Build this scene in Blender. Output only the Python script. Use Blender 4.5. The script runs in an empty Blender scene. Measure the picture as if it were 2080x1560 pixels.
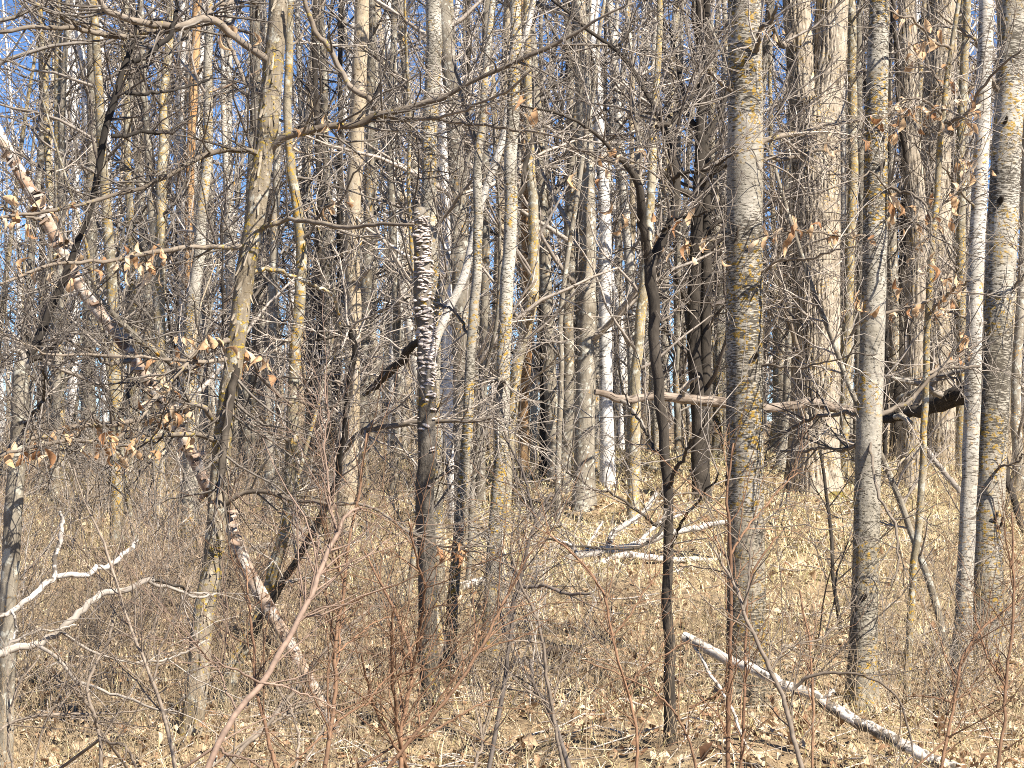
import bpy, math, random
import numpy as np
from mathutils import Vector, Matrix

# ---------------------------------------------------------------- camera, sky, sun, exposure
sc = bpy.context.scene
F = 3881.0                       # focal length in photograph pixels (2080 wide)
PITCH = math.radians(1.03)
CAM = np.array([0.0, 0.0, 1.6])
cam_d = bpy.data.cameras.new('camera')
cam_d.sensor_width = 36.0
cam_d.lens = 36.0 * F / 2080.0
cam_d.clip_start = 0.05
cam_d.clip_end = 2000
cam = bpy.data.objects.new('camera', cam_d)
sc.collection.objects.link(cam)
cam.location = CAM
cam.rotation_euler = (math.radians(90) + PITCH, 0, 0)
sc.camera = cam

SUN_AZ = math.radians(48)        # to the right of straight behind the camera
SUN_EL = math.radians(47)
sun_vec = Vector((math.sin(SUN_AZ) * math.cos(SUN_EL), -math.cos(SUN_AZ) * math.cos(SUN_EL), math.sin(SUN_EL)))
world = bpy.data.worlds.new('World')
sc.world = world
world.use_nodes = True
wn = world.node_tree
bg = wn.nodes['Background']
sky = wn.nodes.new('ShaderNodeTexSky')
sky.sky_type = 'NISHITA'
sky.sun_disc = False
sky.sun_elevation = SUN_EL
sky.sun_rotation = math.atan2(sun_vec.x, sun_vec.y)
sky.altitude = 300
sky.air_density = 0.6
sky.dust_density = 0.0
sky.ozone_density = 8.0
wn.links.new(sky.outputs[0], bg.inputs[0])
bg.inputs[1].default_value = 0.07
sun_d = bpy.data.lights.new('sun', 'SUN')
sun_d.energy = 5.0
sun_d.angle = math.radians(0.5)
sun_d.color = (1.0, 0.905, 0.775)
sun = bpy.data.objects.new('sun', sun_d)
sc.collection.objects.link(sun)
sun.rotation_euler = sun_vec.to_track_quat('Z', 'Y').to_euler()
sun.location = (10, -10, 20)
sc.view_settings.view_transform = 'Standard'
sc.view_settings.look = 'None'
sc.view_settings.gamma = 1.0
sc.view_settings.use_curve_mapping = False
sc.view_settings.exposure = 1.3
sc.cycles.use_denoising = False
sc.cycles.filter_width = 1.0
sc.cycles.max_bounces = 3
sc.cycles.diffuse_bounces = 1
sc.cycles.glossy_bounces = 1
sc.cycles.transmission_bounces = 2
sc.cycles.caustics_reflective = False
sc.cycles.caustics_refractive = False

rng = np.random.default_rng(11)
random.seed(11)
COL = sc.collection

# ---------------------------------------------------------------- helpers
fwd = np.array([0, math.cos(PITCH), math.sin(PITCH)])
upv = np.array([0, -math.sin(PITCH), math.cos(PITCH)])


def pix(px, py, d):
    """point at distance d (along world Y) that the photograph shows at px, py"""
    v = np.array([1.0, 0, 0]) * ((px - 1040) / F) + upv * ((780 - py) / F) + fwd
    return CAM + v * (d / v[1])


def sstep(t):
    t = np.clip(t, 0, 1)
    return t * t * (3 - 2 * t)


# litter banked round the near trunks, and dark hollows between them
LUMPS = [(1.22, 9.95, 0.10, 0.32), (1.83, 9.85, 0.10, 0.30), (2.80, 11.25, 0.10, 0.36), (2.58, 10.95, 0.08, 0.3), (0.73, 8.8, 0.07, 0.25), (-1.59, 9.4, 0.09, 0.3), (-0.42, 10.2, 0.10, 0.3),
         (0.44, 11.6, -0.34, 0.24), (0.50, 12.2, 0.16, 0.4), (0.95, 10.6, -0.22, 0.22), (-0.35, 9.2, -0.20, 0.3), (-0.05, 8.9, -0.16, 0.22), (1.55, 9.0, -0.18, 0.25), (2.2, 10.3, -0.18, 0.28), (-2.1, 11.8, -0.25, 0.35),
         (-1.0, 12.4, -0.22, 0.35), (1.0, 13.2, -0.2, 0.3), (2.4, 12.6, -0.18, 0.3), (-2.4, 9.6, -0.18, 0.25), (-0.9, 10.2, -0.16, 0.25), (0.1, 10.6, -0.2, 0.2), (1.6, 11.4, 0.12, 0.4), (-1.7, 13.2, 0.14, 0.5)]


def ground(x, y):
    x = np.asarray(x, float)
    y = np.asarray(y, float)
    z = 0.9 * sstep((y - 12) / 19.0) + 0.15 * sstep((y - 30) / 60.0)
    z = z + 0.07 * np.sin(x * 1.1 + 0.6) * np.sin(y * 0.8 + 1.0) + 0.045 * np.sin(x * 2.7 + y * 1.9) + 0.03 * np.sin(x * 5.3 - y * 4.1)
    z = z + 0.16 * np.exp(-((x - 1.6) / 2.6) ** 2 - ((y - 25) / 5.0) ** 2) - 0.12 * sstep((np.abs(x) - 9) / 14) * 0
    for (hx, hy, hz, hr) in LUMPS:
        z = z + hz * np.exp(-((x - hx) ** 2 + (y - hy) ** 2) / (hr * hr))
    return z


def link(o):
    COL.objects.link(o)
    return o


def mesh_np(name, V, Q, mat, bc=None, smooth=True):
    m = bpy.data.meshes.new(name)
    V = np.ascontiguousarray(V, np.float32)
    Q = np.ascontiguousarray(Q, np.int32)
    k = Q.shape[1]
    m.vertices.add(len(V))
    m.vertices.foreach_set('co', V.ravel())
    m.loops.add(Q.size)
    m.loops.foreach_set('vertex_index', Q.ravel())
    m.polygons.add(len(Q))
    m.polygons.foreach_set('loop_start', np.arange(0, Q.size, k, dtype=np.int32))
    m.update(calc_edges=True)
    if smooth:
        m.polygons.foreach_set('use_smooth', np.ones(len(Q), bool))
    if bc is not None:
        a = m.attributes.new('bc', 'FLOAT_VECTOR', 'POINT')
        a.data.foreach_set('vector', np.ascontiguousarray(bc, np.float32).ravel())
    if mat is not None:
        m.materials.append(mat)
    m.validate()
    return m


def unit(v):
    return v / (np.linalg.norm(v, axis=-1, keepdims=True) + 1e-9)


class Acc:
    """collects tubes and sheets, then becomes ONE mesh"""

    def __init__(self):
        self.V, self.Q, self.B, self.n = [], [], [], 0

    def tubes(self, P, R, n=3, disp=None, close=False):
        P = np.asarray(P, float)
        R = np.asarray(R, float)
        if P.ndim == 2:
            P, R = P[None], R[None]
        N, K, _ = P.shape
        if N == 0:
            return self
        T = unit(np.gradient(P, axis=1))
        mean = unit(T.mean(1))
        ref = np.where(np.abs(mean[:, 2:3]) > 0.75, np.array([[0, -1.0, 0.0]]), np.array([[0, 0, 1.0]]))[:, None, :]
        A = unit(np.cross(ref, T))
        B = np.cross(T, A)
        th = np.arange(n) * (2 * math.pi / n)
        L = np.concatenate([np.zeros((N, 1)), np.cumsum(np.linalg.norm(np.diff(P, axis=1), axis=2), 1)], 1)
        rad = np.repeat(R[:, :, None], n, 2)
        if disp is not None:
            rad = disp(th[None, None, :], L[:, :, None], R[:, :, None])
        c, s = np.cos(th), np.sin(th)
        V = P[:, :, None, :] + rad[..., None] * (A[:, :, None, :] * c[None, None, :, None] + B[:, :, None, :] * s[None, None, :, None])
        off = rng.uniform(3, 50, (N, 1, 1)) * (N > 1)
        bc = np.stack([np.broadcast_to(R[:, :, None] * c, (N, K, n)), np.broadcast_to(R[:, :, None] * s, (N, K, n)),
                       np.broadcast_to(L[:, :, None] + off, (N, K, n))], -1)
        i = np.arange(N)[:, None, None] * (K * n) + np.arange(K - 1)[None, :, None] * n
        j = np.arange(n)[None, None, :]
        j2 = (j + 1) % n
        q = np.stack([i + j, i + j2, i + n + j2, i + n + j], -1).reshape(-1, 4) + self.n
        self.V.append(V.reshape(-1, 3))
        self.B.append(bc.reshape(-1, 3))
        self.Q.append(q)
        self.n += N * K * n
        if close:
            ring = self.n - N * K * n
            for end, sgn in ((0, -1.0), (K - 1, 1.0)):
                vc = P[:, end] + sgn * T[:, end] * R[:, end:end + 1] * 0.2
                self.V.append(vc)
                self.B.append(np.stack([np.zeros(N), np.zeros(N), L[:, end]], -1))
                first = ring + np.arange(N) * (K * n) + end * n
                for k in range(0, n, 2):
                    self.Q.append(np.stack([first + k, first + (k + 1) % n, first + (k + 2) % n, self.n + np.arange(N)], -1))
                self.n += N
        return self

    def build(self, name, mat, parent=None, origin=None, smooth=True):
        if not self.V:
            return None
        V = np.concatenate(self.V)
        if origin is not None:
            V = V - np.asarray(origin)
        me = mesh_np(name, V, np.concatenate(self.Q), mat, np.concatenate(self.B), smooth)
        o = link(bpy.data.objects.new(name, me))
        if parent is not None:
            o.parent = parent
        return o


def tag(o, label=None, cat=None, group=None, kind=None):
    for k, v in (('label', label), ('category', cat), ('group', group), ('kind', kind)):
        if v:
            o[k] = v
    return o


def thing(name, loc, label, cat, group=None):
    o = link(bpy.data.objects.new(name, None))
    o.location = loc
    o.empty_display_size = 0.1
    return tag(o, label, cat, group)


def catmull(P, K):
    """resample a polyline (rows: any columns) smoothly to K rows"""
    P = np.asarray(P, float)
    if len(P) == 2:
        t = np.linspace(0, 1, K)[:, None]
        return P[0] * (1 - t) + P[1] * t
    E = np.vstack([2 * P[0] - P[1], P, 2 * P[-1] - P[-2]])
    u = np.linspace(0, len(P) - 1 - 1e-6, K)
    i = u.astype(int)
    t = (u - i)[:, None]
    p0, p1, p2, p3 = E[i], E[i + 1], E[i + 2], E[i + 3]
    return 0.5 * (2 * p1 + (p2 - p0) * t + (2 * p0 - 5 * p1 + 4 * p2 - p3) * t ** 2 + (3 * p1 - p0 - 3 * p2 + p3) * t ** 3)


def trace(pts, d0, d1=None, K=24, jit=0.0):
    """[(px, py, width_px)] -> centre line and radii, the distance running d0 -> d1"""
    d1 = d0 if d1 is None else d1
    pts = np.asarray(pts, float)
    seg = np.concatenate([[0], np.cumsum(np.hypot(np.diff(pts[:, 0]), np.diff(pts[:, 1])))])
    t = seg / seg[-1]
    d = d0 + (d1 - d0) * t
    W = np.array([pix(p[0], p[1], dd) for p, dd in zip(pts, d)])
    R = pts[:, 2] * d / F / 2
    C = catmull(np.column_stack([W, R]), K)
    if jit:
        n = rng.normal(0, 1, (K, 3)).cumsum(0)
        n -= np.linspace(0, 1, K)[:, None] * n[-1]
        C[:, :3] += n * jit * np.minimum(1, np.linspace(0, 6, K))[:, None]
    return C[:, :3], np.maximum(C[:, 3], 0.0012)


def spawn(P, R, count, lr, ang=(0.5, 1.1), K=5, t=(0.15, 1.0), up=0.06, wig=0.16, rs=0.55, rmin=0.002, rmax=0.03, taper=0.35, weights=None):
    """children on parent tubes. P (N,K,3), R (N,K) -> (count,K,3), (count,K)"""
    P = np.asarray(P)
    R = np.asarray(R)
    if P.ndim == 2:
        P, R = P[None], R[None]
    N, KP, _ = P.shape
    if N == 0 or count == 0:
        return np.zeros((0, K, 3)), np.zeros((0, K))
    if weights is None:
        weights = np.linalg.norm(np.diff(P, axis=1), axis=2).sum(1)
    idx = rng.choice(N, count, p=weights / weights.sum())
    u = rng.uniform(t[0], t[1], count) * (KP - 1.001)
    i = u.astype(int)
    f = (u - i)[:, None]
    p0 = P[idx, i] * (1 - f) + P[idx, i + 1] * f
    tan = unit(P[idx, i + 1] - P[idx, i])
    pr = R[idx, i] * (1 - f[:, 0]) + R[idx, i + 1] * f[:, 0]
    perp = unit(np.cross(tan, rng.normal(0, 1, (count, 3))))
    a = rng.uniform(ang[0], ang[1], count)[:, None]
    d = np.cos(a) * tan + np.sin(a) * perp
    ln = rng.uniform(lr[0], lr[1], count)[:, None]
    out = [p0]
    for k in range(K - 1):
        out.append(out[-1] + d * ln / (K - 1))
        d = unit(d + wig * rng.normal(0, 1, (count, 3)) + np.array([0, 0, up]))
    r0 = np.clip(pr * rs, rmin, rmax)
    rad = r0[:, None] * np.linspace(1, taper, K)[None]
    return np.stack(out, 1), np.maximum(rad, rmin * 0.6)


# ---------------------------------------------------------------- materials
class N:
    def __init__(self, name):
        self.m = bpy.data.materials.new(name)
        self.m.use_nodes = True
        self.t = self.m.node_tree
        self.b = self.t.nodes['Principled BSDF']
        self.out = self.t.nodes['Material Output']

    def l(self, a, b):
        self.t.links.new(a, b)

    def mix(self, fac, a, b, typ='MIX'):
        x = self.t.nodes.new('ShaderNodeMix')
        x.data_type = 'RGBA'
        x.blend_type = typ
        for s, v in ((x.inputs[0], fac), (x.inputs[6], a), (x.inputs[7], b)):
            if hasattr(v, 'is_output'):
                self.l(v, s)
            else:
                s.default_value = v if not isinstance(v, tuple) else (*v, 1.0)[:4]
        return x.outputs[2]

    def noise(self, vec, scale, detail=3.0, rough=0.55, dist=0.0):
        x = self.t.nodes.new('ShaderNodeTexNoise')
        x.inputs['Scale'].default_value = scale
        x.inputs['Detail'].default_value = detail
        x.inputs['Roughness'].default_value = rough
        x.inputs['Distortion'].default_value = dist
        self.l(vec, x.inputs['Vector'])
        return x.outputs['Fac']

    def ramp(self, v, lo, hi):
        x = self.t.nodes.new('ShaderNodeMapRange')
        x.inputs['From Min'].default_value = lo
        x.inputs['From Max'].default_value = hi
        x.clamp = True
        self.l(v, x.inputs['Value'])
        return x.outputs['Result']

    def math(self, op, a, b=None):
        x = self.t.nodes.new('ShaderNodeMath')
        x.operation = op
        for s, v in ((x.inputs[0], a), (x.inputs[1], b)):
            if v is None:
                continue
            if hasattr(v, 'is_output'):
                self.l(v, s)
            else:
                s.default_value = v
        return x.outputs[0]

    def scale(self, vec, s):
        x = self.t.nodes.new('ShaderNodeVectorMath')
        x.operation = 'MULTIPLY'
        self.l(vec, x.inputs[0])
        x.inputs[1].default_value = s
        return x.outputs[0]

    def barkco(self):
        a = self.t.nodes.new('ShaderNodeAttribute')
        a.attribute_name = 'bc'
        oi = self.t.nodes.new('ShaderNodeObjectInfo')
        s = self.t.nodes.new('ShaderNodeVectorMath')
        s.operation = 'ADD'
        self.l(a.outputs['Vector'], s.inputs[0])
        self.l(self.math('MULTIPLY', oi.outputs['Random'], 60.0), s.inputs[1])
        self.rand = oi.outputs['Random']
        sp = self.t.nodes.new('ShaderNodeSeparateXYZ')
        self.l(a.outputs['Vector'], sp.inputs[0])
        self.along = sp.outputs[2]
        return s.outputs[0]

    def bump(self, h, strength, dist):
        x = self.t.nodes.new('ShaderNodeBump')
        x.inputs['Strength'].default_value = strength
        x.inputs['Distance'].default_value = dist
        self.l(h, x.inputs['Height'])
        self.l(x.outputs[0], self.b.inputs['Normal'])


def bark(name, c1, c2, dash=None, dash_th=(0.56, 0.62), dash_sc=(9, 9, 75), lichen=0.0, lichen_c=(0.55, 0.30, 0.03), pale=0.0,
         grain=(30, 30, 12), bumps=0.6, bdist=0.006, vary=0.25, rough=0.9, pale_c=(0.46, 0.46, 0.40), foot=None):
    m = N(name)
    co = m.barkco()
    big = m.ramp(m.noise(co, 5.0, 5.0), 0.35, 0.65)
    col = m.mix(big, c1, c2)
    g = m.noise(m.scale(co, grain), 1.0, 5.0, 0.65)
    gr = m.ramp(g, 0.25, 0.75)
    tone = m.mix(gr, (0.62, 0.61, 0.60), (1.3, 1.3, 1.3))
    col = m.mix(1.0, col, tone, 'MULTIPLY')
    height = g
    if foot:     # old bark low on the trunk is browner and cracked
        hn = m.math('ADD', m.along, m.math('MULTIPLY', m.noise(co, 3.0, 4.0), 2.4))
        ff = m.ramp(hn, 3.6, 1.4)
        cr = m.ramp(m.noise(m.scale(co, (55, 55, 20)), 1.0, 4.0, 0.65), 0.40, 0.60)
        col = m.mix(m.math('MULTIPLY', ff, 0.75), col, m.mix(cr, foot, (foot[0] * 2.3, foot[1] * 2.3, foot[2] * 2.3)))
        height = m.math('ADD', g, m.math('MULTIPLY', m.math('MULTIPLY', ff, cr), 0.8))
    if pale:
        pf = m.ramp(m.noise(co, 16.0, 4.0, 0.6), 0.62 - pale * 0.2, 0.68 - pale * 0.2)
        col = m.mix(m.math('MULTIPLY', pf, 0.8), col, pale_c)
    if dash:
        dn = m.noise(m.scale(co, dash_sc), 1.0, 2.5, 0.6)
        lim = m.noise(co, 2.2, 2.0)
        dn2 = m.math('ADD', dn, m.math('MULTIPLY', m.math('SUBTRACT', lim, 0.5), 0.55))
        df = m.ramp(dn2, dash_th[0], dash_th[1])
        col = m.mix(m.math('MULTIPLY', df, 0.92), col, dash)
        height = m.math('SUBTRACT', m.math('MULTIPLY', height, 0.5), m.math('MULTIPLY', df, 0.7))
    if lichen:
        lm = m.ramp(m.noise(co, 2.6, 3.0), 0.60 - lichen * 0.22, 0.68 - lichen * 0.2)
        lf = m.ramp(m.noise(m.scale(co, (38, 38, 55)), 1.0, 3.0, 0.6), 0.60 - lichen * 0.08, 0.64 - lichen * 0.08)
        col = m.mix(m.math('MULTIPLY', m.math('MULTIPLY', lm, lf), 0.85), col, lichen_c)
        height = m.math('ADD', height, m.math('MULTIPLY', lf, 0.15))
    # every plant of a kind a little lighter or darker
    v = m.math('ADD', m.math('MULTIPLY', m.rand, 2 * vary), 1 - vary)
    cv = m.t.nodes.new('ShaderNodeCombineXYZ')
    for i in range(3):
        m.l(v, cv.inputs[i])
    col = m.mix(1.0, col, cv.outputs[0], 'MULTIPLY')
    m.l(col, m.b.inputs['Base Color'])
    m.b.inputs['Roughness'].default_value = rough
    m.b.inputs['Specular IOR Level'].default_value = 0.25
    m.bump(height, bumps, bdist)
    return m.m


def twigmat(name, c1, c2, vary=0.3, rough=0.75):
    m = N(name)
    co = m.barkco()
    f = m.ramp(m.noise(co, 1.3, 3.0), 0.3, 0.7)
    col = m.mix(f, c1, c2)
    f2 = m.ramp(m.noise(co, 45.0, 2.0), 0.3, 0.7)
    col = m.mix(1.0, col, m.mix(f2, (0.7, 0.7, 0.7), (1.25, 1.25, 1.25)), 'MULTIPLY')
    v = m.math('ADD', m.math('MULTIPLY', m.rand, 2 * vary), 1 - vary)
    cv = m.t.nodes.new('ShaderNodeCombineXYZ')
    for i in range(3):
        m.l(v, cv.inputs[i])
    col = m.mix(1.0, col, cv.outputs[0], 'MULTIPLY')
    m.l(col, m.b.inputs['Base Color'])
    m.b.inputs['Roughness'].default_value = rough
    m.b.inputs['Specular IOR Level'].default_value = 0.3
    return m.m


def leafmat(name, cols, trans=0.35, space='attr'):
    """dry leaf or blade: colour by the attribute col (0..1), some light passes through"""
    m = N(name)
    if space == 'attr':
        a = m.t.nodes.new('ShaderNodeAttribute')
        a.attribute_name = 'col'
        f = a.outputs['Fac']
    else:
        oi = m.t.nodes.new('ShaderNodeObjectInfo')
        f = oi.outputs['Random']
    r = m.t.nodes.new('ShaderNodeValToRGB')
    el = r.color_ramp.elements
    el[0].position, el[0].color = 0, (*cols[0], 1)
    el[1].position, el[1].color = 1, (*cols[-1], 1)
    for i, c in enumerate(cols[1:-1]):
        e = el.new((i + 1) / (len(cols) - 1))
        e.color = (*c, 1)
    m.l(f, r.inputs[0])
    tc = m.t.nodes.new('ShaderNodeTexCoord')
    sp = m.ramp(m.noise(tc.outputs['Object'], 60.0, 3.0), 0.3, 0.7)
    col = m.mix(1.0, r.outputs[0], m.mix(sp, (0.75, 0.72, 0.7), (1.2, 1.2, 1.2)), 'MULTIPLY')
    m.l(col, m.b.inputs['Base Color'])
    m.b.inputs['Roughness'].default_value = 0.7
    m.b.inputs['Specular IOR Level'].default_value = 0.3
    tr = m.t.nodes.new('ShaderNodeBsdfTranslucent')
    m.l(col, tr.inputs[0])
    mx = m.t.nodes.new('ShaderNodeMixShader')
    mx.inputs[0].default_value = trans
    m.l(m.b.outputs[0], mx.inputs[1])
    m.l(tr.outputs[0], mx.inputs[2])
    m.l(mx.outputs[0], m.out.inputs[0])
    return m.m


M = {}
M['aspen'] = bark('aspen_bark', (0.27, 0.25, 0.205), (0.45, 0.43, 0.38), dash=(0.06, 0.052, 0.04), dash_th=(0.50, 0.60), dash_sc=(32, 32, 150), lichen=0.68, lichen_c=(0.36, 0.23, 0.035), bumps=0.8, vary=0.06, foot=(0.15, 0.13, 0.095), grain=(30, 30, 55))
M['aspen_pale'] = bark('pale_aspen_bark', (0.40, 0.38, 0.335), (0.58, 0.56, 0.515), dash=(0.10, 0.085, 0.065), dash_th=(0.56, 0.63), dash_sc=(26, 26, 130), lichen=0.35, bumps=0.7, vary=0.1, grain=(25, 25, 55), foot=(0.19, 0.17, 0.13))
M['aspen_speckled'] = bark('speckled_aspen_bark', (0.27, 0.25, 0.205), (0.46, 0.44, 0.385), dash=(0.075, 0.066, 0.05), dash_th=(0.50, 0.6), dash_sc=(45, 45, 110), lichen=0.7, lichen_c=(0.42, 0.26, 0.03), bumps=0.7, vary=0.15, grain=(40, 40, 60), foot=(0.13, 0.115, 0.085))
M['birch'] = bark('white_birch_bark', (0.62, 0.61, 0.58), (0.80, 0.79, 0.77), dash=(0.10, 0.09, 0.08), dash_th=(0.62, 0.68), dash_sc=(12, 12, 60), bumps=0.4, vary=0.08, grain=(15, 15, 50))
M['birch_log'] = bark('weathered_birch_log_bark', (0.36, 0.335, 0.30), (0.64, 0.61, 0.57), dash=(0.09, 0.075, 0.06), dash_th=(0.53, 0.62), dash_sc=(22, 22, 26), bumps=0.7, vary=0.12, grain=(40, 40, 40))
M['oak'] = bark('furrowed_oak_bark', (0.30, 0.255, 0.195), (0.50, 0.445, 0.36), dash=(0.075, 0.057, 0.04), dash_th=(0.56, 0.66), dash_sc=(55, 55, 8), grain=(90, 90, 14), lichen=0.35, lichen_c=(0.52, 0.34, 0.08), bumps=0.9, bdist=0.012, vary=0.08)
M['grey'] = bark('grey_bark', (0.15, 0.13, 0.10), (0.29, 0.265, 0.215), grain=(60, 60, 18), pale=0.3, lichen=0.25, bumps=0.8, vary=0.3)
M['lichen'] = bark('lichened_bark', (0.20, 0.17, 0.11), (0.32, 0.285, 0.21), grain=(50, 50, 25), pale=0.45, lichen=0.8, lichen_c=(0.47, 0.29, 0.04), bumps=0.8, vary=0.2)
M['tan'] = bark('tan_bark', (0.37, 0.30, 0.20), (0.50, 0.43, 0.32), dash=(0.16, 0.11, 0.06), dash_th=(0.60, 0.68), dash_sc=(40, 40, 30), grain=(60, 60, 22), bumps=0.7, vary=0.15)
M['rust'] = bark('rusty_bark', (0.42, 0.24, 0.11), (0.52, 0.36, 0.20), dash=(0.12, 0.07, 0.04), dash_th=(0.58, 0.66), dash_sc=(40, 40, 24), grain=(60, 60, 22), bumps=0.7, vary=0.1)
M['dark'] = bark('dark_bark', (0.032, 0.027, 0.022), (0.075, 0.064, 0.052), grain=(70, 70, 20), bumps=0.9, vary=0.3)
M['black'] = bark('black_bark', (0.018, 0.016, 0.014), (0.045, 0.039, 0.033), grain=(70, 70, 20), bumps=0.7, vary=0.1)  # near-black bark colour with only slight mottling
M['shag'] = bark('shaggy_bark', (0.17, 0.14, 0.095), (0.30, 0.26, 0.20), grain=(70, 70, 14), lichen=0.6, lichen_c=(0.42, 0.30, 0.04), pale=0.25, bumps=0.9, bdist=0.01, vary=0.05)
M['strip'] = bark('bark_strip', (0.22, 0.185, 0.135), (0.38, 0.335, 0.265), grain=(70, 70, 10), lichen=0.35, lichen_c=(0.42, 0.30, 0.05), bumps=0.6, vary=0.25)
M['peel'] = bark('peeling_birch_bark', (0.27, 0.17, 0.11), (0.45, 0.37, 0.30), dash=(0.12, 0.075, 0.05), dash_th=(0.58, 0.66), dash_sc=(22, 22, 30), pale=0.62, pale_c=(0.46, 0.435, 0.40), grain=(30, 30, 40), bumps=0.9, bdist=0.01, vary=0.05)
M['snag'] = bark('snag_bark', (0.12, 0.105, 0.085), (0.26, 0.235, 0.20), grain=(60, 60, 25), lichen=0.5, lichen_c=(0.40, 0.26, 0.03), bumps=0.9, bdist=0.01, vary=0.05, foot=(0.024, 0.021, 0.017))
M['deadgrey'] = bark('grey_dead_log_bark', (0.18, 0.14, 0.105), (0.35, 0.295, 0.245), grain=(60, 60, 9), bumps=1.0, bdist=0.012, vary=0.1, dash=(0.08, 0.06, 0.045), dash_th=(0.54, 0.64), dash_sc=(50, 50, 9))
M['deadwood'] = bark('weathered_deadwood', (0.21, 0.185, 0.155), (0.38, 0.35, 0.31), dash=(0.16, 0.13, 0.10), dash_th=(0.6, 0.68), dash_sc=(60, 60, 10), grain=(90, 90, 8), bumps=0.6, vary=0.15)
M['rotten'] = bark('rotten_log_bark', (0.21, 0.15, 0.10), (0.38, 0.30, 0.23), grain=(50, 50, 9), bumps=1.0, bdist=0.015, vary=0.2, dash=(0.07, 0.05, 0.035), dash_th=(0.56, 0.66), dash_sc=(50, 50, 9))
M['branch'] = bark('branch_bark', (0.14, 0.115, 0.09), (0.25, 0.215, 0.175), grain=(70, 70, 25), lichen=0.3, lichen_c=(0.36, 0.28, 0.06), bumps=0.6, bdist=0.003, vary=0.2)
M['twig'] = twigmat('grey_brown_twig', (0.13, 0.105, 0.082), (0.40, 0.36, 0.315), vary=0.5)
M['twig_pale'] = twigmat('pale_grey_twig', (0.32, 0.285, 0.245), (0.47, 0.43, 0.39))
M['twig_far'] = twigmat('sunlit_grey_twig', (0.28, 0.25, 0.22), (0.58, 0.55, 0.51), vary=0.5)  # far copy of the twig colour, raised to look sunlit
M['twig_dark'] = twigmat('dark_twig', (0.07, 0.058, 0.05), (0.13, 0.11, 0.095))
M['twig_red'] = twigmat('red_brown_twig', (0.22, 0.15, 0.10), (0.42, 0.335, 0.255))
M['stalk'] = twigmat('dry_tan_stalk', (0.30, 0.215, 0.135), (0.56, 0.46, 0.31), vary=0.1)
M['stem_red'] = twigmat('russet_stem', (0.13, 0.072, 0.042), (0.27, 0.165, 0.10), vary=0.25)
M['stem_pink'] = twigmat('pinkish_grey_stem', (0.17, 0.115, 0.085), (0.31, 0.23, 0.18), vary=0.12)
M['stem_grey'] = twigmat('grey_stem', (0.12, 0.095, 0.072), (0.27, 0.225, 0.18), vary=0.25)
M['dryleaf'] = leafmat('clinging_dry_leaf', [(0.36, 0.19, 0.095), (0.62, 0.41, 0.23), (0.74, 0.55, 0.35), (0.80, 0.66, 0.48)], 0.35, 'obj')
M['litter'] = leafmat('fallen_leaf', [(0.12, 0.066, 0.036), (0.31, 0.19, 0.11), (0.48, 0.345, 0.215), (0.62, 0.50, 0.345), (0.74, 0.645, 0.49)], 0.15)
M['grass'] = leafmat('dry_grass_blade', [(0.22, 0.22, 0.075), (0.50, 0.42, 0.22), (0.68, 0.59, 0.36), (0.80, 0.73, 0.52)], 0.25)


def simple(name, c1, c2, sc_=40.0, rough=0.8, bumps=0.4, vary=0.0):
    m = N(name)
    tc = m.t.nodes.new('ShaderNodeTexCoord')
    f = m.noise(tc.outputs['Object'], sc_, 5.0, 0.6)
    col = m.mix(m.ramp(f, 0.3, 0.7), c1, c2)
    if vary:
        oi = m.t.nodes.new('ShaderNodeObjectInfo')
        col = m.mix(m.math('MULTIPLY', oi.outputs['Random'], vary), col, (0.22, 0.16, 0.13))
    m.l(col, m.b.inputs['Base Color'])
    m.b.inputs['Roughness'].default_value = rough
    m.bump(f, bumps, 0.01)
    return m.m


M['fungus'] = simple('bracket_fungus_flesh', (0.50, 0.44, 0.40), (0.78, 0.73, 0.69), 60.0, vary=0.55)
M['moss'] = simple('moss', (0.10, 0.085, 0.015), (0.22, 0.17, 0.03), 50.0, 0.95, 1.0)
M['soil'] = simple('leaf_covered_soil', (0.085, 0.058, 0.034), (0.36, 0.27, 0.16), 9.0, 0.95, 1.0)

# ---------------------------------------------------------------- ground
xs = np.concatenate([np.linspace(-160, -14, 36), np.linspace(-13.5, 13.5, 200), np.linspace(14, 160, 36)])
ys = np.concatenate([np.linspace(-60, -2, 20), np.linspace(-1, 45, 300), np.linspace(46, 320, 50)])
GX, GY = np.meshgrid(xs, ys)
GV = np.stack([GX, GY, ground(GX, GY)], -1).reshape(-1, 3)
nx = len(xs)
a = (np.arange(len(ys) - 1)[:, None] * nx + np.arange(nx - 1)[None]).ravel()
gm = mesh_np('ground', GV, np.stack([a, a + 1, a + 1 + nx, a + nx], -1), M['soil'])
g_o = link(bpy.data.objects.new('ground', gm))
tag(g_o, 'leaf covered forest floor rising to a low grassy knoll', None, None, 'structure')


# ---------------------------------------------------------------- leaves and grass on the ground
def scatter(n, y0, y1, margin=1.5, power=1.0):
    """points over the floor the camera looks across, even in area"""
    y = np.sqrt(rng.uniform(y0 ** 2, y1 ** 2, n)) if power == 1.0 else y0 + (y1 - y0) * rng.uniform(0, 1, n) ** power
    x = rng.uniform(-1, 1, n) * (0.27 * y + margin)
    return x, y


def leaf_template(rows, widths, length, curl, fold, lobes=0.0):
    v = []
    for k in range(rows):
        s = k / (rows - 1)
        w = widths[k] * 0.5
        z = curl * math.sin(s * math.pi) * length
        v += [(-w, s * length, z + fold * w), (0, s * length, z), (w, s * length, z + fold * w)]
    q = []
    for k in range(rows - 1):
        a = k * 3
        q += [(a, a + 1, a + 4, a + 3), (a + 1, a + 2, a + 5, a + 4)]
    return np.array(v), np.array(q)


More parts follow.
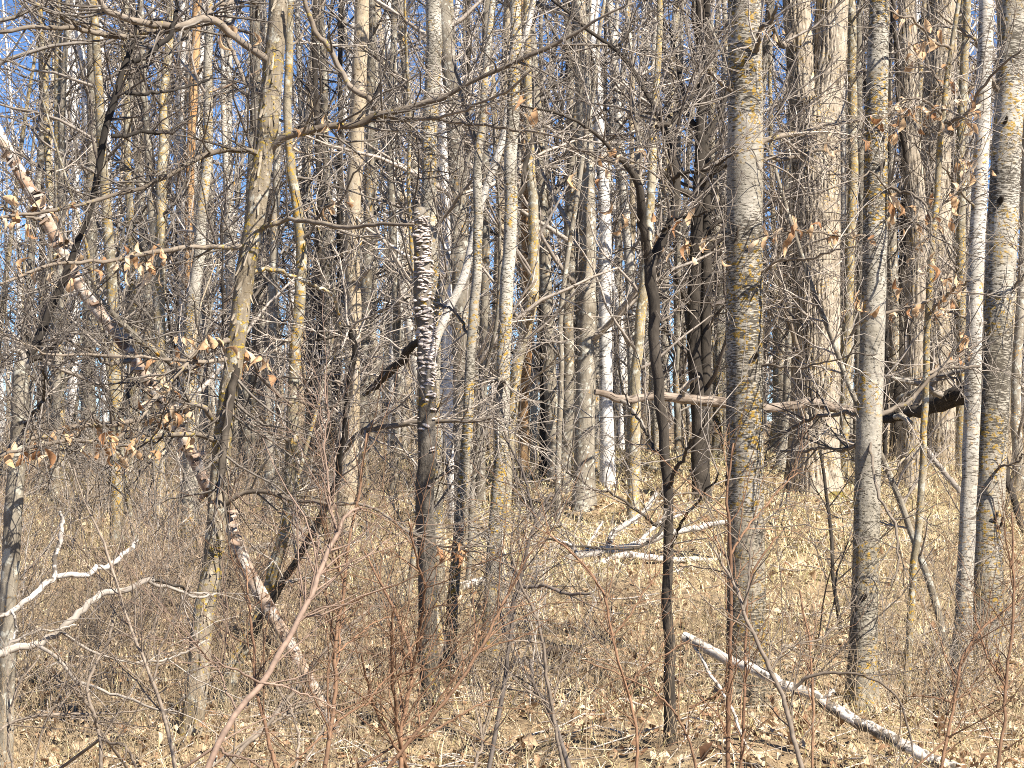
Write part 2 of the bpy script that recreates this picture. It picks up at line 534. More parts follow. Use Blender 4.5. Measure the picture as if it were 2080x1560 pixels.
def rot_mats(n, tilt):
    yaw = rng.uniform(0, 2 * math.pi, n)
    ax = rng.normal(0, tilt, n)
    ay = rng.normal(0, tilt, n)
    cz, sz, cx, sx, cy, sy = np.cos(yaw), np.sin(yaw), np.cos(ax), np.sin(ax), np.cos(ay), np.sin(ay)
    Z = np.zeros(n)
    O = np.ones(n)
    Rz = np.stack([cz, -sz, Z, sz, cz, Z, Z, Z, O], -1).reshape(n, 3, 3)
    Rx = np.stack([O, Z, Z, Z, cx, -sx, Z, sx, cx], -1).reshape(n, 3, 3)
    Ry = np.stack([cy, Z, sy, Z, O, Z, -sy, Z, cy], -1).reshape(n, 3, 3)
    return Rz @ Rx @ Ry


def set_col(me, c):
    at = me.attributes.new('col', 'FLOAT', 'POINT')
    at.data.foreach_set('value', np.ascontiguousarray(c, np.float32))


def patch(x, y):
    v = np.sin(x * 1.3 + 1.7 * np.sin(y * 0.55)) * np.sin(y * 0.9 + 1.1 * np.sin(x * 0.8)) + 0.6 * np.sin(x * 3.1 + y * 2.3) * np.sin(y * 2.9 - x * 1.2)
    return np.clip(0.5 + 0.4 * v, 0, 1)


def leaf_litter():
    Vs, Qs, Cs, n0 = [], [], [], 0
    for cnt, y0, y1, sl in ((26000, 5.5, 15, 0.72), (17000, 15, 34, 0.95), (4000, 34, 60, 1.6)):
        x, y = scatter(cnt, y0, y1)
        pat = patch(x, y)
        keep = rng.uniform(0, 1, cnt) < 0.35 + 0.8 * pat
        x, y, pat = x[keep], y[keep], pat[keep]
        cnt = len(x)
        z = ground(x, y) + rng.uniform(0.0, 0.045, cnt)
        for var in range(3):
            sel = np.arange(cnt) % 3 == var
            k = sel.sum()
            tv, tq = leaf_template(3, [(.012, .05, .006), (.02, .042, .012), (.01, .034, .02)][var], (0.085, 0.07, 0.06)[var], (.22, -.18, .3)[var], (.5, -.4, .8)[var])
            Rm = rot_mats(k, 0.55)
            s = (0.45 + 1.3 * rng.beta(1.3, 2.4, k))[:, None, None] * sl
            P = np.einsum('nij,vj->nvi', Rm, tv) * s + np.stack([x[sel], y[sel], z[sel] + 0.012], -1)[:, None]
            Vs.append(P.reshape(-1, 3))
            Qs.append((tq[None] + (np.arange(k) * len(tv))[:, None, None]).reshape(-1, 4) + n0)
            Cs.append(np.repeat(np.clip(rng.beta(1.5, 1.7, k) - 0.12 + 0.25 * pat[sel], 0, 1), len(tv)))
            n0 += k * len(tv)
    me = mesh_np('leaf_litter', np.concatenate(Vs), np.concatenate(Qs), M['litter'])
    set_col(me, np.concatenate(Cs))
    tag(link(bpy.data.objects.new('leaf_litter', me)), 'dry brown fallen leaves scattered over the forest floor', 'leaf litter', None, 'stuff')


def dry_grass():
    Vs, Qs, Cs, n0 = [], [], [], 0
    for tufts, per, y0, y1, wd, ln in ((3000, 18, 6, 15, 0.0050, (0.10, 0.30)), (5200, 21, 15, 34, 0.0085, (0.12, 0.32)), (1000, 16, 34, 60, 0.014, (0.15, 0.32))):
        x, y = scatter(tufts, y0, y1)
        # thicker on the knoll
        keep = rng.uniform(0, 1, tufts) < np.clip(0.55 + 0.45 * sstep((y - 13) / 8), 0, 1)
        x, y = x[keep], y[keep]
        n = len(x) * per
        sp = 0.10 + 0.012 * y0
        cx = np.repeat(x, per) + rng.normal(0, sp, n)
        cy = np.repeat(y, per) + rng.normal(0, sp, n)
        lean0 = np.repeat(rng.uniform(0, 2 * math.pi, len(x)), per)
        az = lean0 + rng.normal(0, 1.1, n)
        L = rng.uniform(ln[0], ln[1], n)
        el = rng.uniform(0.15, 1.2, n)
        p = np.stack([cx, cy, ground(cx, cy) - 0.01], -1)
        side = np.stack([-np.sin(az), np.cos(az), np.zeros(n)], -1)
        rowsv = []
        e = el.copy()
        for k in range(3):
            w = wd * (1, 0.85, 0.15)[k] * 0.5
            rowsv += [p - side * w, p + side * w]
            step = np.stack([np.cos(az) * np.cos(e), np.sin(az) * np.cos(e), np.sin(e)], -1) * (L / 2)[:, None]
            p = p + step
            g = ground(p[:, 0], p[:, 1]) + 0.015
            p[:, 2] = np.maximum(p[:, 2], g)
            e = e - rng.uniform(0.5, 1.3, n)
        V = np.stack(rowsv, 1)
        q = np.array([[0, 1, 3, 2], [2, 3, 5, 4]])
        Vs.append(V.reshape(-1, 3))
        Qs.append((q[None] + (np.arange(n) * 6)[:, None, None]).reshape(-1, 4) + n0)
        c = np.clip(np.repeat(rng.beta(2.6, 1.6, len(x)), per) + rng.normal(0, 0.16, n), 0.02, 1)
        Cs.append(np.repeat(c, 6))
        n0 += n * 6
    me = mesh_np('dry_grass', np.concatenate(Vs), np.concatenate(Qs), M['grass'])
    set_col(me, np.concatenate(Cs))
    tag(link(bpy.data.objects.new('dry_grass', me)), 'matted straw coloured dry grass over the floor and knoll', 'dry grass', None, 'stuff')


def twig_litter():
    a = Acc()
    for cnt, y0, y1, r in ((1500, 6, 15, 0.004), (1500, 15, 34, 0.007)):
        x, y = scatter(cnt, y0, y1)
        K = 4
        az = rng.uniform(0, 2 * math.pi, cnt)
        L = rng.uniform(0.15, 0.7, cnt)
        P = [np.stack([x, y, np.zeros(cnt)], -1)]
        for k in range(K - 1):
            P.append(P[-1] + np.stack([np.cos(az), np.sin(az), np.zeros(cnt)], -1) * (L / 3)[:, None])
            az = az + rng.normal(0, 0.3, cnt)
        P = np.stack(P, 1)
        P[:, :, 2] = ground(P[:, :, 0], P[:, :, 1]) + rng.uniform(0.01, 0.07, (cnt, 1)) + rng.normal(0, 0.02, (cnt, K))
        R = rng.uniform(0.5, 1.6, (cnt, 1)) * r * np.linspace(1, 0.5, K)[None]
        a.tubes(P, R, 3)
    o = a.build('twig_litter', M['twig_pale'])
    tag(o, 'thin broken grey twigs strewn among the fallen leaves', 'twig litter', None, 'stuff')


def undergrowth():
    """thin dry stalks and shoots, far too many to count, thickest towards the left"""
    a = Acc()
    for cnt, y0, y1, r, hh in ((5200, 7.5, 14, 0.0017, (0.2, 0.8)), (4200, 14, 26, 0.0024, (0.25, 0.9)), (2600, 26, 45, 0.0042, (0.35, 1.1))):
        x, y = scatter(cnt, y0, y1)
        px = 1040 + F * x / y
        keep = rng.uniform(0, 1, cnt) < np.where(px < 820, 1.0, np.where((px > 930) & (px < 1600) & (y > 15) & (y < 31), 0.05, np.where((px > 1540) & (px < 1780) & (y > 11), 0.08, 0.6)))
        x, y = x[keep], y[keep]
        n = len(x)
        H = rng.uniform(hh[0], hh[1], n)
        d = unit(np.stack([rng.normal(0, .28, n), rng.normal(0, .28, n), np.ones(n)], -1))
        P = [np.stack([x, y, ground(x, y) - 0.02], -1)]
        for k in range(4):
            P.append(P[-1] + d * (H / 4)[:, None])
            d = unit(d + rng.normal(0, 0.14, (n, 3)))
        P = np.stack(P, 1)
        R = r * rng.uniform(0.7, 1.4, n)[:, None] * np.linspace(1, 0.45, 5)[None]
        a.tubes(P, R, 3)
        P1, R1 = spawn(P, R, int(n * 1.6), (0.08, 0.35), (0.4, 1.0), 4, (0.25, 1.0), 0.04, 0.14, 0.7, r * 0.7, r)
        a.tubes(P1, R1, 3)
    tag(a.build('undergrowth', M['stalk']), 'dense tangle of thin tan stalks and shoots over the forest floor', 'undergrowth', None, 'stuff')


leaf_litter()
dry_grass()
twig_litter()
undergrowth()


# ---------------------------------------------------------------- trunks
def waves(seed, nw, fu, fl):
    r = np.random.default_rng(seed)
    k = [(r.integers(1, fu + 1), r.uniform(fl * 0.3, fl), r.uniform(0, 6.28), r.uniform(0, 6.28)) for _ in range(nw)]

    def f(th, L):
        s = 0
        for (a, b, c, d) in k:
            s = s + np.sin(a * th + c + 0.8 * np.sin(b * L * 0.7 + d)) * np.sin(b * L + d)
        return s / math.sqrt(nw)
    return f


def disp_smooth(seed, amp=0.035, flare=0.4, flare_l=0.22):
    w1 = waves(seed, 5, 4, 5.0)
    w2 = waves(seed + 1, 6, 9, 40.0)

    def f(th, L, R):
        return R * (1 + amp * w1(th, L) + amp * 0.45 * w2(th, L)) * (1 + flare * np.exp(-L / flare_l) * (1 + 0.5 * np.sin(5 * th + seed)))
    return f


def disp_oak(seed, r_mean, ridge=0.036, depth=0.016, flare=0.35):
    w1 = waves(seed, 5, 3, 2.0)
    w2 = waves(seed + 1, 6, 10, 14.0)
    w3 = waves(seed + 2, 7, 24, 30.0)
    nr = max(8, round(2 * math.pi * r_mean / ridge))

    def f(th, L, R):
        ph = nr * th * 0.5 + 1.1 * w2(th, L) + 0.7 * w3(th, L) + 0.6 * np.sin(L * 3.1 + seed)
        ph2 = (nr // 2 + 3) * th * 0.5 + 1.6 * w2(th + 1.0, L * 1.3)
        h = np.clip(np.abs(np.sin(ph)) * 1.8, 0, 1) ** 0.8
        h2 = np.clip(np.abs(np.sin(ph2)) * 2.2, 0, 1)
        cracks = np.clip(w3(th * 1.0, L * 2.2) * 1.3 - 0.6, 0, 1)
        return R * (1 + 0.03 * w1(th, L)) * (1 + flare * np.exp(-L / 0.4) * (1 + 0.5 * np.sin(4 * th + seed))) + depth * (h * 0.75 + h2 * 0.45 - 0.5 * cracks - 0.6)
    return f


def to_ground(C, R):
    """continue a traced trunk straight down to just below the floor"""
    b, r = C[0], R[0]
    z = float(ground(b[0], b[1])) - 0.06
    if b[2] <= z + 0.02:
        # cut what would be under the floor
        k = np.argmax(C[:, 2] > z)
        if k > 0:
            C, R = C[k - 1:].copy(), R[k - 1:].copy()
            C[0, 2] = z
        return C, R
    t = unit(C[0] - C[2])
    t = t * np.array([0.6, 0.6, 1.0])
    st = (b[2] - z) / max(-t[2], 0.2)
    p = b + t * st
    p[2] = z
    k = max(2, int(st / 0.25))
    add = np.array([p + (b - p) * i / k for i in range(k)])
    return np.vstack([add, C]), np.concatenate([np.full(k, r * 1.04), R])


def go_up(C, R, h, K=8):
    """let a trunk that leaves the frame go on above it"""
    t = unit(unit(C[-1] - C[-3]) * np.array([0.5, 0.5, 1]) + np.array([0, 0, 0.6]))
    P = [C[-1]]
    for k in range(K):
        P.append(P[-1] + t * h / K)
        t = unit(t + rng.normal(0, 0.05, 3))
    return np.vstack([C, P[1:]]), np.concatenate([R, np.linspace(R[-1], R[-1] * 0.45, K + 1)[1:]])


def resample(C, R, step):
    L = np.concatenate([[0], np.cumsum(np.linalg.norm(np.diff(C, axis=0), axis=1))])
    K = max(6, int(L[-1] / step))
    s = np.linspace(0, L[-1], K)
    return np.stack([np.interp(s, L, C[:, i]) for i in range(3)], -1), np.interp(s, L, R)


# ---- dry leaves that still cling to twigs
LEAF_ME = []
for k, (wd, ln, cu, fo) in enumerate([((.006, .030, .040, .028, .003), .085, .25, .7), ((.006, .022, .034, .040, .006), .075, -.30, -.8), ((.004, .026, .030, .018, .003), .095, .35, 1.3), ((.006, .03, .022, .032, .004), .08, .15, .4)]):
    tv, tq = leaf_template(5, wd, ln, cu, fo)
    LEAF_ME.append(mesh_np('leaf', tv, tq, M['dryleaf']))


def hang_leaf(p, parent, origin, s=1.0):
    o = link(bpy.data.objects.new('leaf', random.choice(LEAF_ME)))
    o.parent = parent
    d = Vector((random.gauss(0, .5), random.gauss(0, .5), -1.0 + random.uniform(-.3, .6))).normalized()
    q = d.to_track_quat('Y', 'Z').to_matrix() @ Matrix.Rotation(random.uniform(0, 6.28), 3, 'Y')
    o.matrix_local = Matrix.Translation(Vector(np.asarray(p) - np.asarray(origin))) @ q.to_4x4() @ Matrix.Diagonal((s, s, s, 1))
    return o


LEAF_N = [0]


def clumps(branch_list, spots, thing_o, origin, per=5, spread=0.05, s=1.0):
    """leaf clumps at the photo's places: hung on the branch part that passes nearest"""
    for (px, py, k) in spots:
        best = None
        for (o, C) in branch_list:
            d = C - CAM
            u = 1040 + F * d[:, 0] / (d @ fwd)
            v = 780 - F * (d @ upv) / (d @ fwd)
            e = np.hypot(u - px, v - py)
            i = int(e.argmin())
            if best is None or e[i] < best[0]:
                best = (e[i], o, C, i)
        e, o, C, i = best
        c = pix(px, py, C[i][1])
        for _ in range(k):
            jj = min(len(C) - 1, max(0, i + random.randint(-1, 1)))
            t = random.uniform(0.0, 1.0)
            p = C[jj] * t + c * (1 - t) if e > 25 else C[jj]
            p = p + rng.normal(0, spread, 3) * np.array([1, 1, 0.6])
            hang_leaf(p, o, origin, s * random.uniform(0.55, 1.1))
            LEAF_N[0] += 1


def hero(name, label, cat, mat, trunk, d0, d1=None, branches=(), n=20, step=0.06, disp=None, up=3.0, bmat='branch', tmat='twig', grounded=True,
         twigs=0, twig_len=(0.25, 0.8), tt=(0.2, 1.0), subs=3, leaves=(), group=None, jit=0.004, twr=0.0034, leaf_s=1.0, extra=None, K=40, close=True, leaf_spread=0.05):
    """a tree traced from the photograph: trunk, each larger branch, crown of twigs"""
    C, R = trace(trunk, d0, d1, K, jit)
    if grounded:
        C, R = to_ground(C, R)
    if up:
        C, R = go_up(C, R, up)
    base = C[0].copy()
    t = thing(name, base, label, cat, group)
    C, R = resample(C, R, step)
    seed = int(rng.integers(0, 9999))
    dsp = disp(seed, float(R.mean())) if disp else disp_smooth(seed, 0.03)
    tr = Acc().tubes(C, R, n, dsp, close=close).build('trunk', M[mat], t, base)
    blist = []
    BP = []
    BR = []
    for br in branches:
        pts, dd = br[0], br[1]
        nm = br[2] if len(br) > 2 else 'branch'
        bm = br[3] if len(br) > 3 else bmat
        p0 = pts[0]
        # start on the trunk at the nearest traced height
        dcam = C - CAM
        v = 780 - F * (dcam @ upv) / (dcam @ fwd)
        u = 1040 + F * dcam[:, 0] / (dcam @ fwd)
        i = int(np.argmin(np.hypot(v - p0[1], u - p0[0])))
        ds = C[i][1]
        bC, bR = trace(pts, ds, ds + dd, 26, 0.006)
        bR = bR * 1.2
        if np.hypot(u[i] - p0[0], v[i] - p0[1]) < 60 and nm != 'loose':
            w = np.exp(-np.linspace(0, 7, 26))[:, None]
            bC = bC + w * (C[i] - bC[0])
        o = Acc().tubes(bC, bR, 8, disp_smooth(int(rng.integers(9999)), 0.05, 0.0), close=True).build('branch' if nm == 'loose' else nm, M[bm], t, base)
        blist.append((o, bC))
        BP.append(bC)
        BR.append(bR)
    if twigs:
        cr = Acc()
        if BP:
            P0, R0 = np.stack(BP), np.stack(BR)
            P1, R1 = spawn(P0, R0, twigs, twig_len, (0.5, 1.2), 6, (0.12, 1.0), 0.03, 0.17, 0.5, twr, 0.007)
        else:
            P1, R1 = spawn(C, R, twigs, twig_len, (0.8, 1.4), 6, tt, 0.03, 0.17, 0.3, twr, 0.008)
        cr.tubes(P1, R1, 4)
        P2, R2 = spawn(P1, R1, twigs * subs, (twig_len[0] * 0.4, twig_len[1] * 0.55), (0.4, 1.1), 5, (0.15, 1.0), 0.02, 0.18, 0.6, twr * 0.75, 0.004)
        cr.tubes(P2, R2, 3)
        P3, R3 = spawn(P2, R2, twigs * subs, (0.06, 0.22), (0.4, 1.1), 4, (0.2, 1.0), 0.0, 0.2, 0.7, twr * 0.6, 0.003)
        cr.tubes(P3, R3, 3)
        cr.build('crown', M[tmat], t, base)
    if leaves and blist:
        clumps(blist, leaves, t, base, s=leaf_s, spread=leaf_spread)
    if extra:
        extra(t, C, R, base)
    return t, C, R, base


# ---------------------------------------------------------------- trees in view, the large ones first
def stubs(spots, mat='dark'):
    """short broken branch stubs that lie along the front of a trunk"""
    def f(t, C, R, base):
        for (x0, y0, x1, y1, w) in spots:
            dcam = C - CAM
            v = 780 - F * (dcam @ upv) / (dcam @ fwd)
            i = int(np.argmin(np.abs(v - y0)))
            d = C[i][1] - R[i] * 0.95
            P = catmull([pix(x0, y0, d), pix((x0 + x1) / 2 + 1, (y0 + y1) / 2, d - 0.02), pix(x1, y1, d - 0.035)], 6)
            Acc().tubes(P, np.linspace(w, w * 0.6, 6) * d / F / 2, 8, close=True).build('branch_stub', M[mat], t, base)
    return f


hero('aspen_tree', 'thick grey aspen trunk spotted with orange lichen, nearest of the large trunks', 'tree', 'aspen',
     [(1516, 1485, 78), (1515, 1100, 76), (1513, 800, 75), (1512, 520, 75), (1514, 300, 72), (1513, 0, 68)], 10.0, n=56, step=0.02, up=5,
     disp=lambda s, r: disp_smooth(s, 0.025, 0.42, 0.2), jit=0,
     branches=[([(1537, 130, 12), (1545, 105, 9), (1560, 60, 7), (1580, 10, 5)], -0.4), ([(1480, 200, 8), (1455, 150, 7), (1440, 140, 5)], -0.3),
               ([(1549, 300, 10), (1590, 285, 9), (1660, 262, 7), (1750, 245, 5), (1830, 215, 3)], 0.6), ([(1549, 330, 9), (1600, 320, 7), (1700, 300, 5)], 0.9),
               ([(1550, 560, 5), (1600, 530, 5), (1660, 520, 4), (1740, 500, 3)], -0.5), ([(1550, 745, 5), (1620, 745, 4), (1700, 735, 3), (1780, 720, 2)], -0.6),
               ([(1478, 470, 5), (1440, 480, 4), (1400, 500, 3)], -0.2)],
     twigs=60, twig_len=(0.2, 0.7), extra=stubs([(1494, 495, 1499, 458, 9), (1523, 507, 1529, 490, 9), (1533, 725, 1538, 715, 12), (1480, 985, 1478, 960, 16)], 'dark'))
hero('aspen_tree', 'slim leaning aspen in front of the furrowed oaks, dark white-flecked upper trunk', 'tree', 'aspen_speckled',
     [(1750, 1500, 58), (1755, 1250, 54), (1762, 1000, 53), (1768, 800, 51), (1777, 520, 49), (1780, 250, 46), (1787, 0, 41)], 9.9, 10.2, n=40, step=0.025, up=5, jit=0,
     disp=lambda s, r: disp_smooth(s, 0.035, 0.45, 0.2),
     branches=[([(1760, 480, 5), (1700, 478, 4), (1620, 470, 4), (1560, 482, 3)], -0.5), ([(1800, 370, 6), (1850, 400, 5), (1880, 430, 4), (1900, 530, 3)], -0.6),
               ([(1800, 640, 6), (1860, 620, 5), (1930, 590, 4), (1965, 545, 3)], 0.5), ([(1740, 845, 8), (1680, 850, 6), (1600, 875, 5), (1550, 905, 3)], 0.6),
               ([(1795, 850, 9), (1850, 805, 7), (1900, 765, 6), (1990, 745, 4)], 0.5), ([(1740, 900, 8), (1690, 908, 6), (1570, 915, 4)], 1.2),
               ([(1790, 860, 6), (1775, 930, 5), (1780, 1000, 5), (1815, 1060, 5), (1820, 1120, 4), (1810, 1190, 3)], -0.5)],
     twigs=60, twig_len=(0.2, 0.6), leaves=[(1570, 470, 5), (1600, 465, 4), (1640, 475, 4), (1700, 470, 3), (1735, 470, 5), (1960, 600, 4), (1860, 620, 4), (1900, 540, 3), (1735, 590, 6), (1720, 600, 4)],
     extra=stubs([(1790, 340, 1796, 326, 10), (1752, 1215, 1760, 1206, 12)], 'dark'))
hero('aspen_tree', 'pale grey aspen trunk at the frame edge, thicker one of a pair', 'tree', 'aspen',
     [(2000, 1350, 66), (2004, 1200, 64), (2008, 1030, 64), (2020, 800, 62), (2034, 520, 62), (2045, 300, 60), (2060, 0, 60)], 11.3, 11.6, n=44, step=0.025, up=5, jit=0,
     disp=lambda s, r: disp_smooth(s, 0.025, 0.45, 0.2),
     branches=[([(2020, 200, 10), (1992, 140, 8), (1985, 90, 6), (1960, 60, 5), (1900, 20, 4)], -0.4), ([(2040, 620, 6), (2075, 560, 4), (2090, 500, 3)], -0.3),
               ([(2000, 660, 6), (1960, 640, 5), (1900, 620, 4), (1880, 560, 3)], -0.5), ([(1990, 960, 5), (2060, 930, 4), (2085, 920, 3)], -0.3)],
     twigs=40, twig_len=(0.2, 0.6), extra=stubs([(2030, 410, 2036, 398, 14), (2020, 1060, 2026, 1040, 7), (2032, 1070, 2036, 1050, 6), (2040, 250, 2046, 236, 9)], 'dark'))
hero('aspen_tree', 'thin whitish aspen pressed against the thicker pale trunk beside the oaks', 'tree', 'aspen_pale',
     [(1950, 1420, 36), (1955, 1250, 34), (1964, 1030, 33), (1972, 800, 34), (1982, 520, 33), (1994, 250, 31), (2004, 0, 30)], 11.0, 11.2, n=28, step=0.03, up=4, jit=0.002,
     branches=[([(1985, 430, 5), (1950, 400, 4), (1900, 330, 3), (1850, 290, 2)], -0.6), ([(1972, 810, 5), (1940, 770, 4), (1880, 760, 3)], 0.3)], twigs=20)

# the furrowed oak: one trunk that forks near the top of the picture
OAK = lambda ridge=0.045, depth=0.034, fl=0.3: (lambda s, r: disp_oak(s, r, ridge, depth, fl))


def oak_forks(t, C, R, base):
    for pts in ([(1652, 330, 70), (1640, 250, 60), (1628, 150, 52), (1618, 0, 50), (1612, -150, 44), (1610, -420, 36)],
                [(1664, 330, 74), (1674, 230, 66), (1686, 110, 60), (1692, 0, 58), (1700, -150, 50), (1712, -420, 40)]):
        P, Rr = trace(pts, C[len(C) // 2][1], None, 90)
        Acc().tubes(P, Rr, 130, disp_oak(int(rng.integers(9999)), float(Rr.mean()), 0.045, 0.030, 0.0)).build('fork', M['oak'], t, base)
    # moss on the flared foot
    q = [(1700, 1015, 26, 16), (1712, 1024, 22, 10), (1690, 1028, 26, 10), (1722, 1030, 16, 8)]
    for (px, py, w, h) in q:
        c = pix(px, py, C[0][1] - 0.42)
        th, ph = np.meshgrid(np.linspace(0, 2 * math.pi, 15)[:-1], np.linspace(0.1, math.pi - 0.1, 8))
        rr = 1 + 0.18 * np.sin(3 * th + px) * np.sin(4 * ph)
        V = np.stack([np.cos(th) * np.sin(ph) * w * rr, np.sin(th) * np.sin(ph) * w * 0.7 * rr, np.cos(ph) * h * rr], -1).reshape(-1, 3) * 24 / F + c
        a = (np.arange(7)[:, None] * 14 + np.arange(14)[None])
        b = (np.arange(7)[:, None] * 14 + (np.arange(14)[None] + 1) % 14)
        me = mesh_np('moss', V - base, np.stack([a, b, b + 14, a + 14], -1).reshape(-1, 4), M['moss'])
        o = link(bpy.data.objects.new('moss', me))
        o.parent = t


hero('oak_tree', 'massive furrowed oak, forked high up, mossy at its foot', 'tree', 'oak',
     [(1652, 1030, 96), (1653, 900, 92), (1658, 760, 92), (1658, 520, 90), (1658, 400, 92), (1656, 280, 92), (1655, 200, 84)], 24.0, n=200, step=0.035, up=0, jit=0, disp=OAK(),
     branches=[([(1620, 60, 14), (1590, 90, 11), (1570, 60, 8), (1560, 20, 6)], -1.0), ([(1625, 640, 12), (1600, 570, 9), (1585, 480, 7), (1580, 380, 5)], 0.8, 'branch', 'dark'),
               ([(1615, 770, 9), (1590, 640, 8), (1580, 560, 6), (1590, 400, 4)], -1.2)],
     twigs=40, twig_len=(0.5, 1.4), twr=0.005, extra=oak_forks, leaves=[(1585, 380, 6), (1600, 560, 5), (1570, 60, 4)], leaf_s=1.6)
hero('oak_tree', 'pale furrowed oak behind the thin lichened sapling, standing on the knoll', 'tree', 'oak',
     [(1850, 985, 46), (1856, 870, 46), (1862, 760, 46), (1864, 600, 42), (1862, 450, 38), (1852, 300, 36), (1848, 120, 34), (1842, 0, 32)], 24.5, n=90, step=0.05, up=4, jit=0.004, disp=OAK(0.042, 0.026),
     branches=[([(1846, 380, 10), (1830, 250, 9), (1822, 100, 7), (1815, 0, 6)], -0.5, 'branch', 'dark')], twigs=20, twig_len=(0.5, 1.2), twr=0.005)
hero('oak_tree', 'broad pale furrowed oak farther back, its foot hidden by fallen branches', 'tree', 'oak',
     [(1912, 925, 64), (1908, 780, 60), (1904, 600, 58), (1900, 430, 56), (1903, 250, 56), (1910, 100, 58), (1914, 0, 58)], 30.0, n=110, step=0.06, up=5, jit=0.004, disp=OAK(0.055, 0.036),
     branches=[([(1925, 300, 12), (1950, 240, 10), (1980, 160, 8), (2000, 90, 6)], -1.0), ([(1890, 420, 9), (1870, 340, 8), (1850, 300, 6)], -0.6)], twigs=30, twig_len=(0.5, 1.5), twr=0.006,
     leaves=[(1860, 270, 5), (1960, 180, 6), (1985, 130, 4)], leaf_s=1.8)

hero('lichened_sapling', 'thin pale green-grey sapling with orange lichen in front of the oaks', 'sapling', 'lichen',
     [(1842, 1400, 14), (1850, 1280, 15), (1860, 1150, 15), (1868, 1040, 15), (1872, 900, 14), (1877, 800, 14), (1884, 640, 14), (1890, 520, 14), (1903, 380, 13), (1915, 250, 12), (1930, 100, 10), (1948, 0, 9)], 10.6, 10.4, n=14, step=0.04, up=2.0,
     branches=[([(1890, 470, 7), (1850, 445, 5), (1820, 420, 4), (1780, 355, 3), (1740, 370, 2)], -0.7), ([(1912, 250, 7), (1960, 230, 6), (2000, 170, 5), (2075, 100, 3)], -0.5),
               ([(1885, 640, 6), (1930, 600, 5), (1970, 570, 3)], -0.5), ([(1905, 230, 6), (1880, 210, 5), (1830, 215, 4), (1760, 270, 3), (1640, 300, 2)], -0.8),
               ([(1878, 760, 6), (1930, 730, 5), (1985, 700, 3)], 0.4), ([(1895, 450, 6), (1930, 420, 5), (1985, 330, 3)], 0.3), ([(1930, 100, 6), (1890, 70, 5), (1840, 25, 4), (1800, 20, 3)], -0.6),
               ([(1872, 900, 5), (1830, 940, 4), (1790, 960, 3)], -0.4), ([(1920, 200, 5), (1880, 130, 4), (1850, 90, 3)], 0.4)],
     twigs=90, twig_len=(0.2, 0.6), leaves=[(1860, 95, 7), (1855, 110, 5), (1870, 250, 8), (1850, 240, 4), (1845, 270, 5), (1930, 140, 5), (1850, 440, 5), (1820, 400, 4), (1910, 420, 5), (1930, 400, 6), (1940, 640, 6), (1955, 590, 4), (1900, 580, 4), (1945, 660, 5), (1930, 560, 4), (1980, 350, 3), (1810, 570, 7), (1850, 540, 5), (1940, 230, 6), (1960, 210, 5), (1900, 215, 4), (1830, 215, 5), (1760, 268, 4), (1700, 288, 4), (1880, 75, 5), (1840, 30, 4), (1985, 330, 4), (1950, 410, 5), (1975, 705, 3), (1930, 730, 3), (1890, 460, 4), (1800, 400, 4)])

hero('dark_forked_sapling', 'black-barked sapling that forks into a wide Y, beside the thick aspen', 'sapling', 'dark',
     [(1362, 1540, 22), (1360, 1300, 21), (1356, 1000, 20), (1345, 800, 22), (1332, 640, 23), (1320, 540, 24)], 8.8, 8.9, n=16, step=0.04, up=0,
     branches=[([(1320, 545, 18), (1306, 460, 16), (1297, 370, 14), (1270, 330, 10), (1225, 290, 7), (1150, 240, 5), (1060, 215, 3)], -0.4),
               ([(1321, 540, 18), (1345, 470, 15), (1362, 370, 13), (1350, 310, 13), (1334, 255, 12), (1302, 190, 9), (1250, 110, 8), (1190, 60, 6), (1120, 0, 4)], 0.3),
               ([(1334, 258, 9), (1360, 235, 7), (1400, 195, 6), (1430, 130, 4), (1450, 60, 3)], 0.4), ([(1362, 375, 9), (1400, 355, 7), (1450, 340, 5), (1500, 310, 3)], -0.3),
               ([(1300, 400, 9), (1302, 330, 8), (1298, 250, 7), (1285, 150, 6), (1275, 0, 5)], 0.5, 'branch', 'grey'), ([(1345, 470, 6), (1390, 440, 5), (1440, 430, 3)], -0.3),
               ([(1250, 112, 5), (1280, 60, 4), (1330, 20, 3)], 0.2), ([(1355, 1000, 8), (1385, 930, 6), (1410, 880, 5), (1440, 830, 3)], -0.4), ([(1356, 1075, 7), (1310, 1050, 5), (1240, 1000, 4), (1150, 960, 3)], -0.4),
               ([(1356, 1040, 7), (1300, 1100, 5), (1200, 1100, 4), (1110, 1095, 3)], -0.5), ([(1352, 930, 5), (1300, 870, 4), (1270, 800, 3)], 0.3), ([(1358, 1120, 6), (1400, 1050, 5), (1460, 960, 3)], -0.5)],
     bmat='dark', tmat='twig', twigs=130, twig_len=(0.2, 0.7), leaves=[(1190, 345, 5), (1230, 330, 4), (1420, 510, 5), (1060, 200, 4), (1215, 430, 4), (1390, 500, 4)])

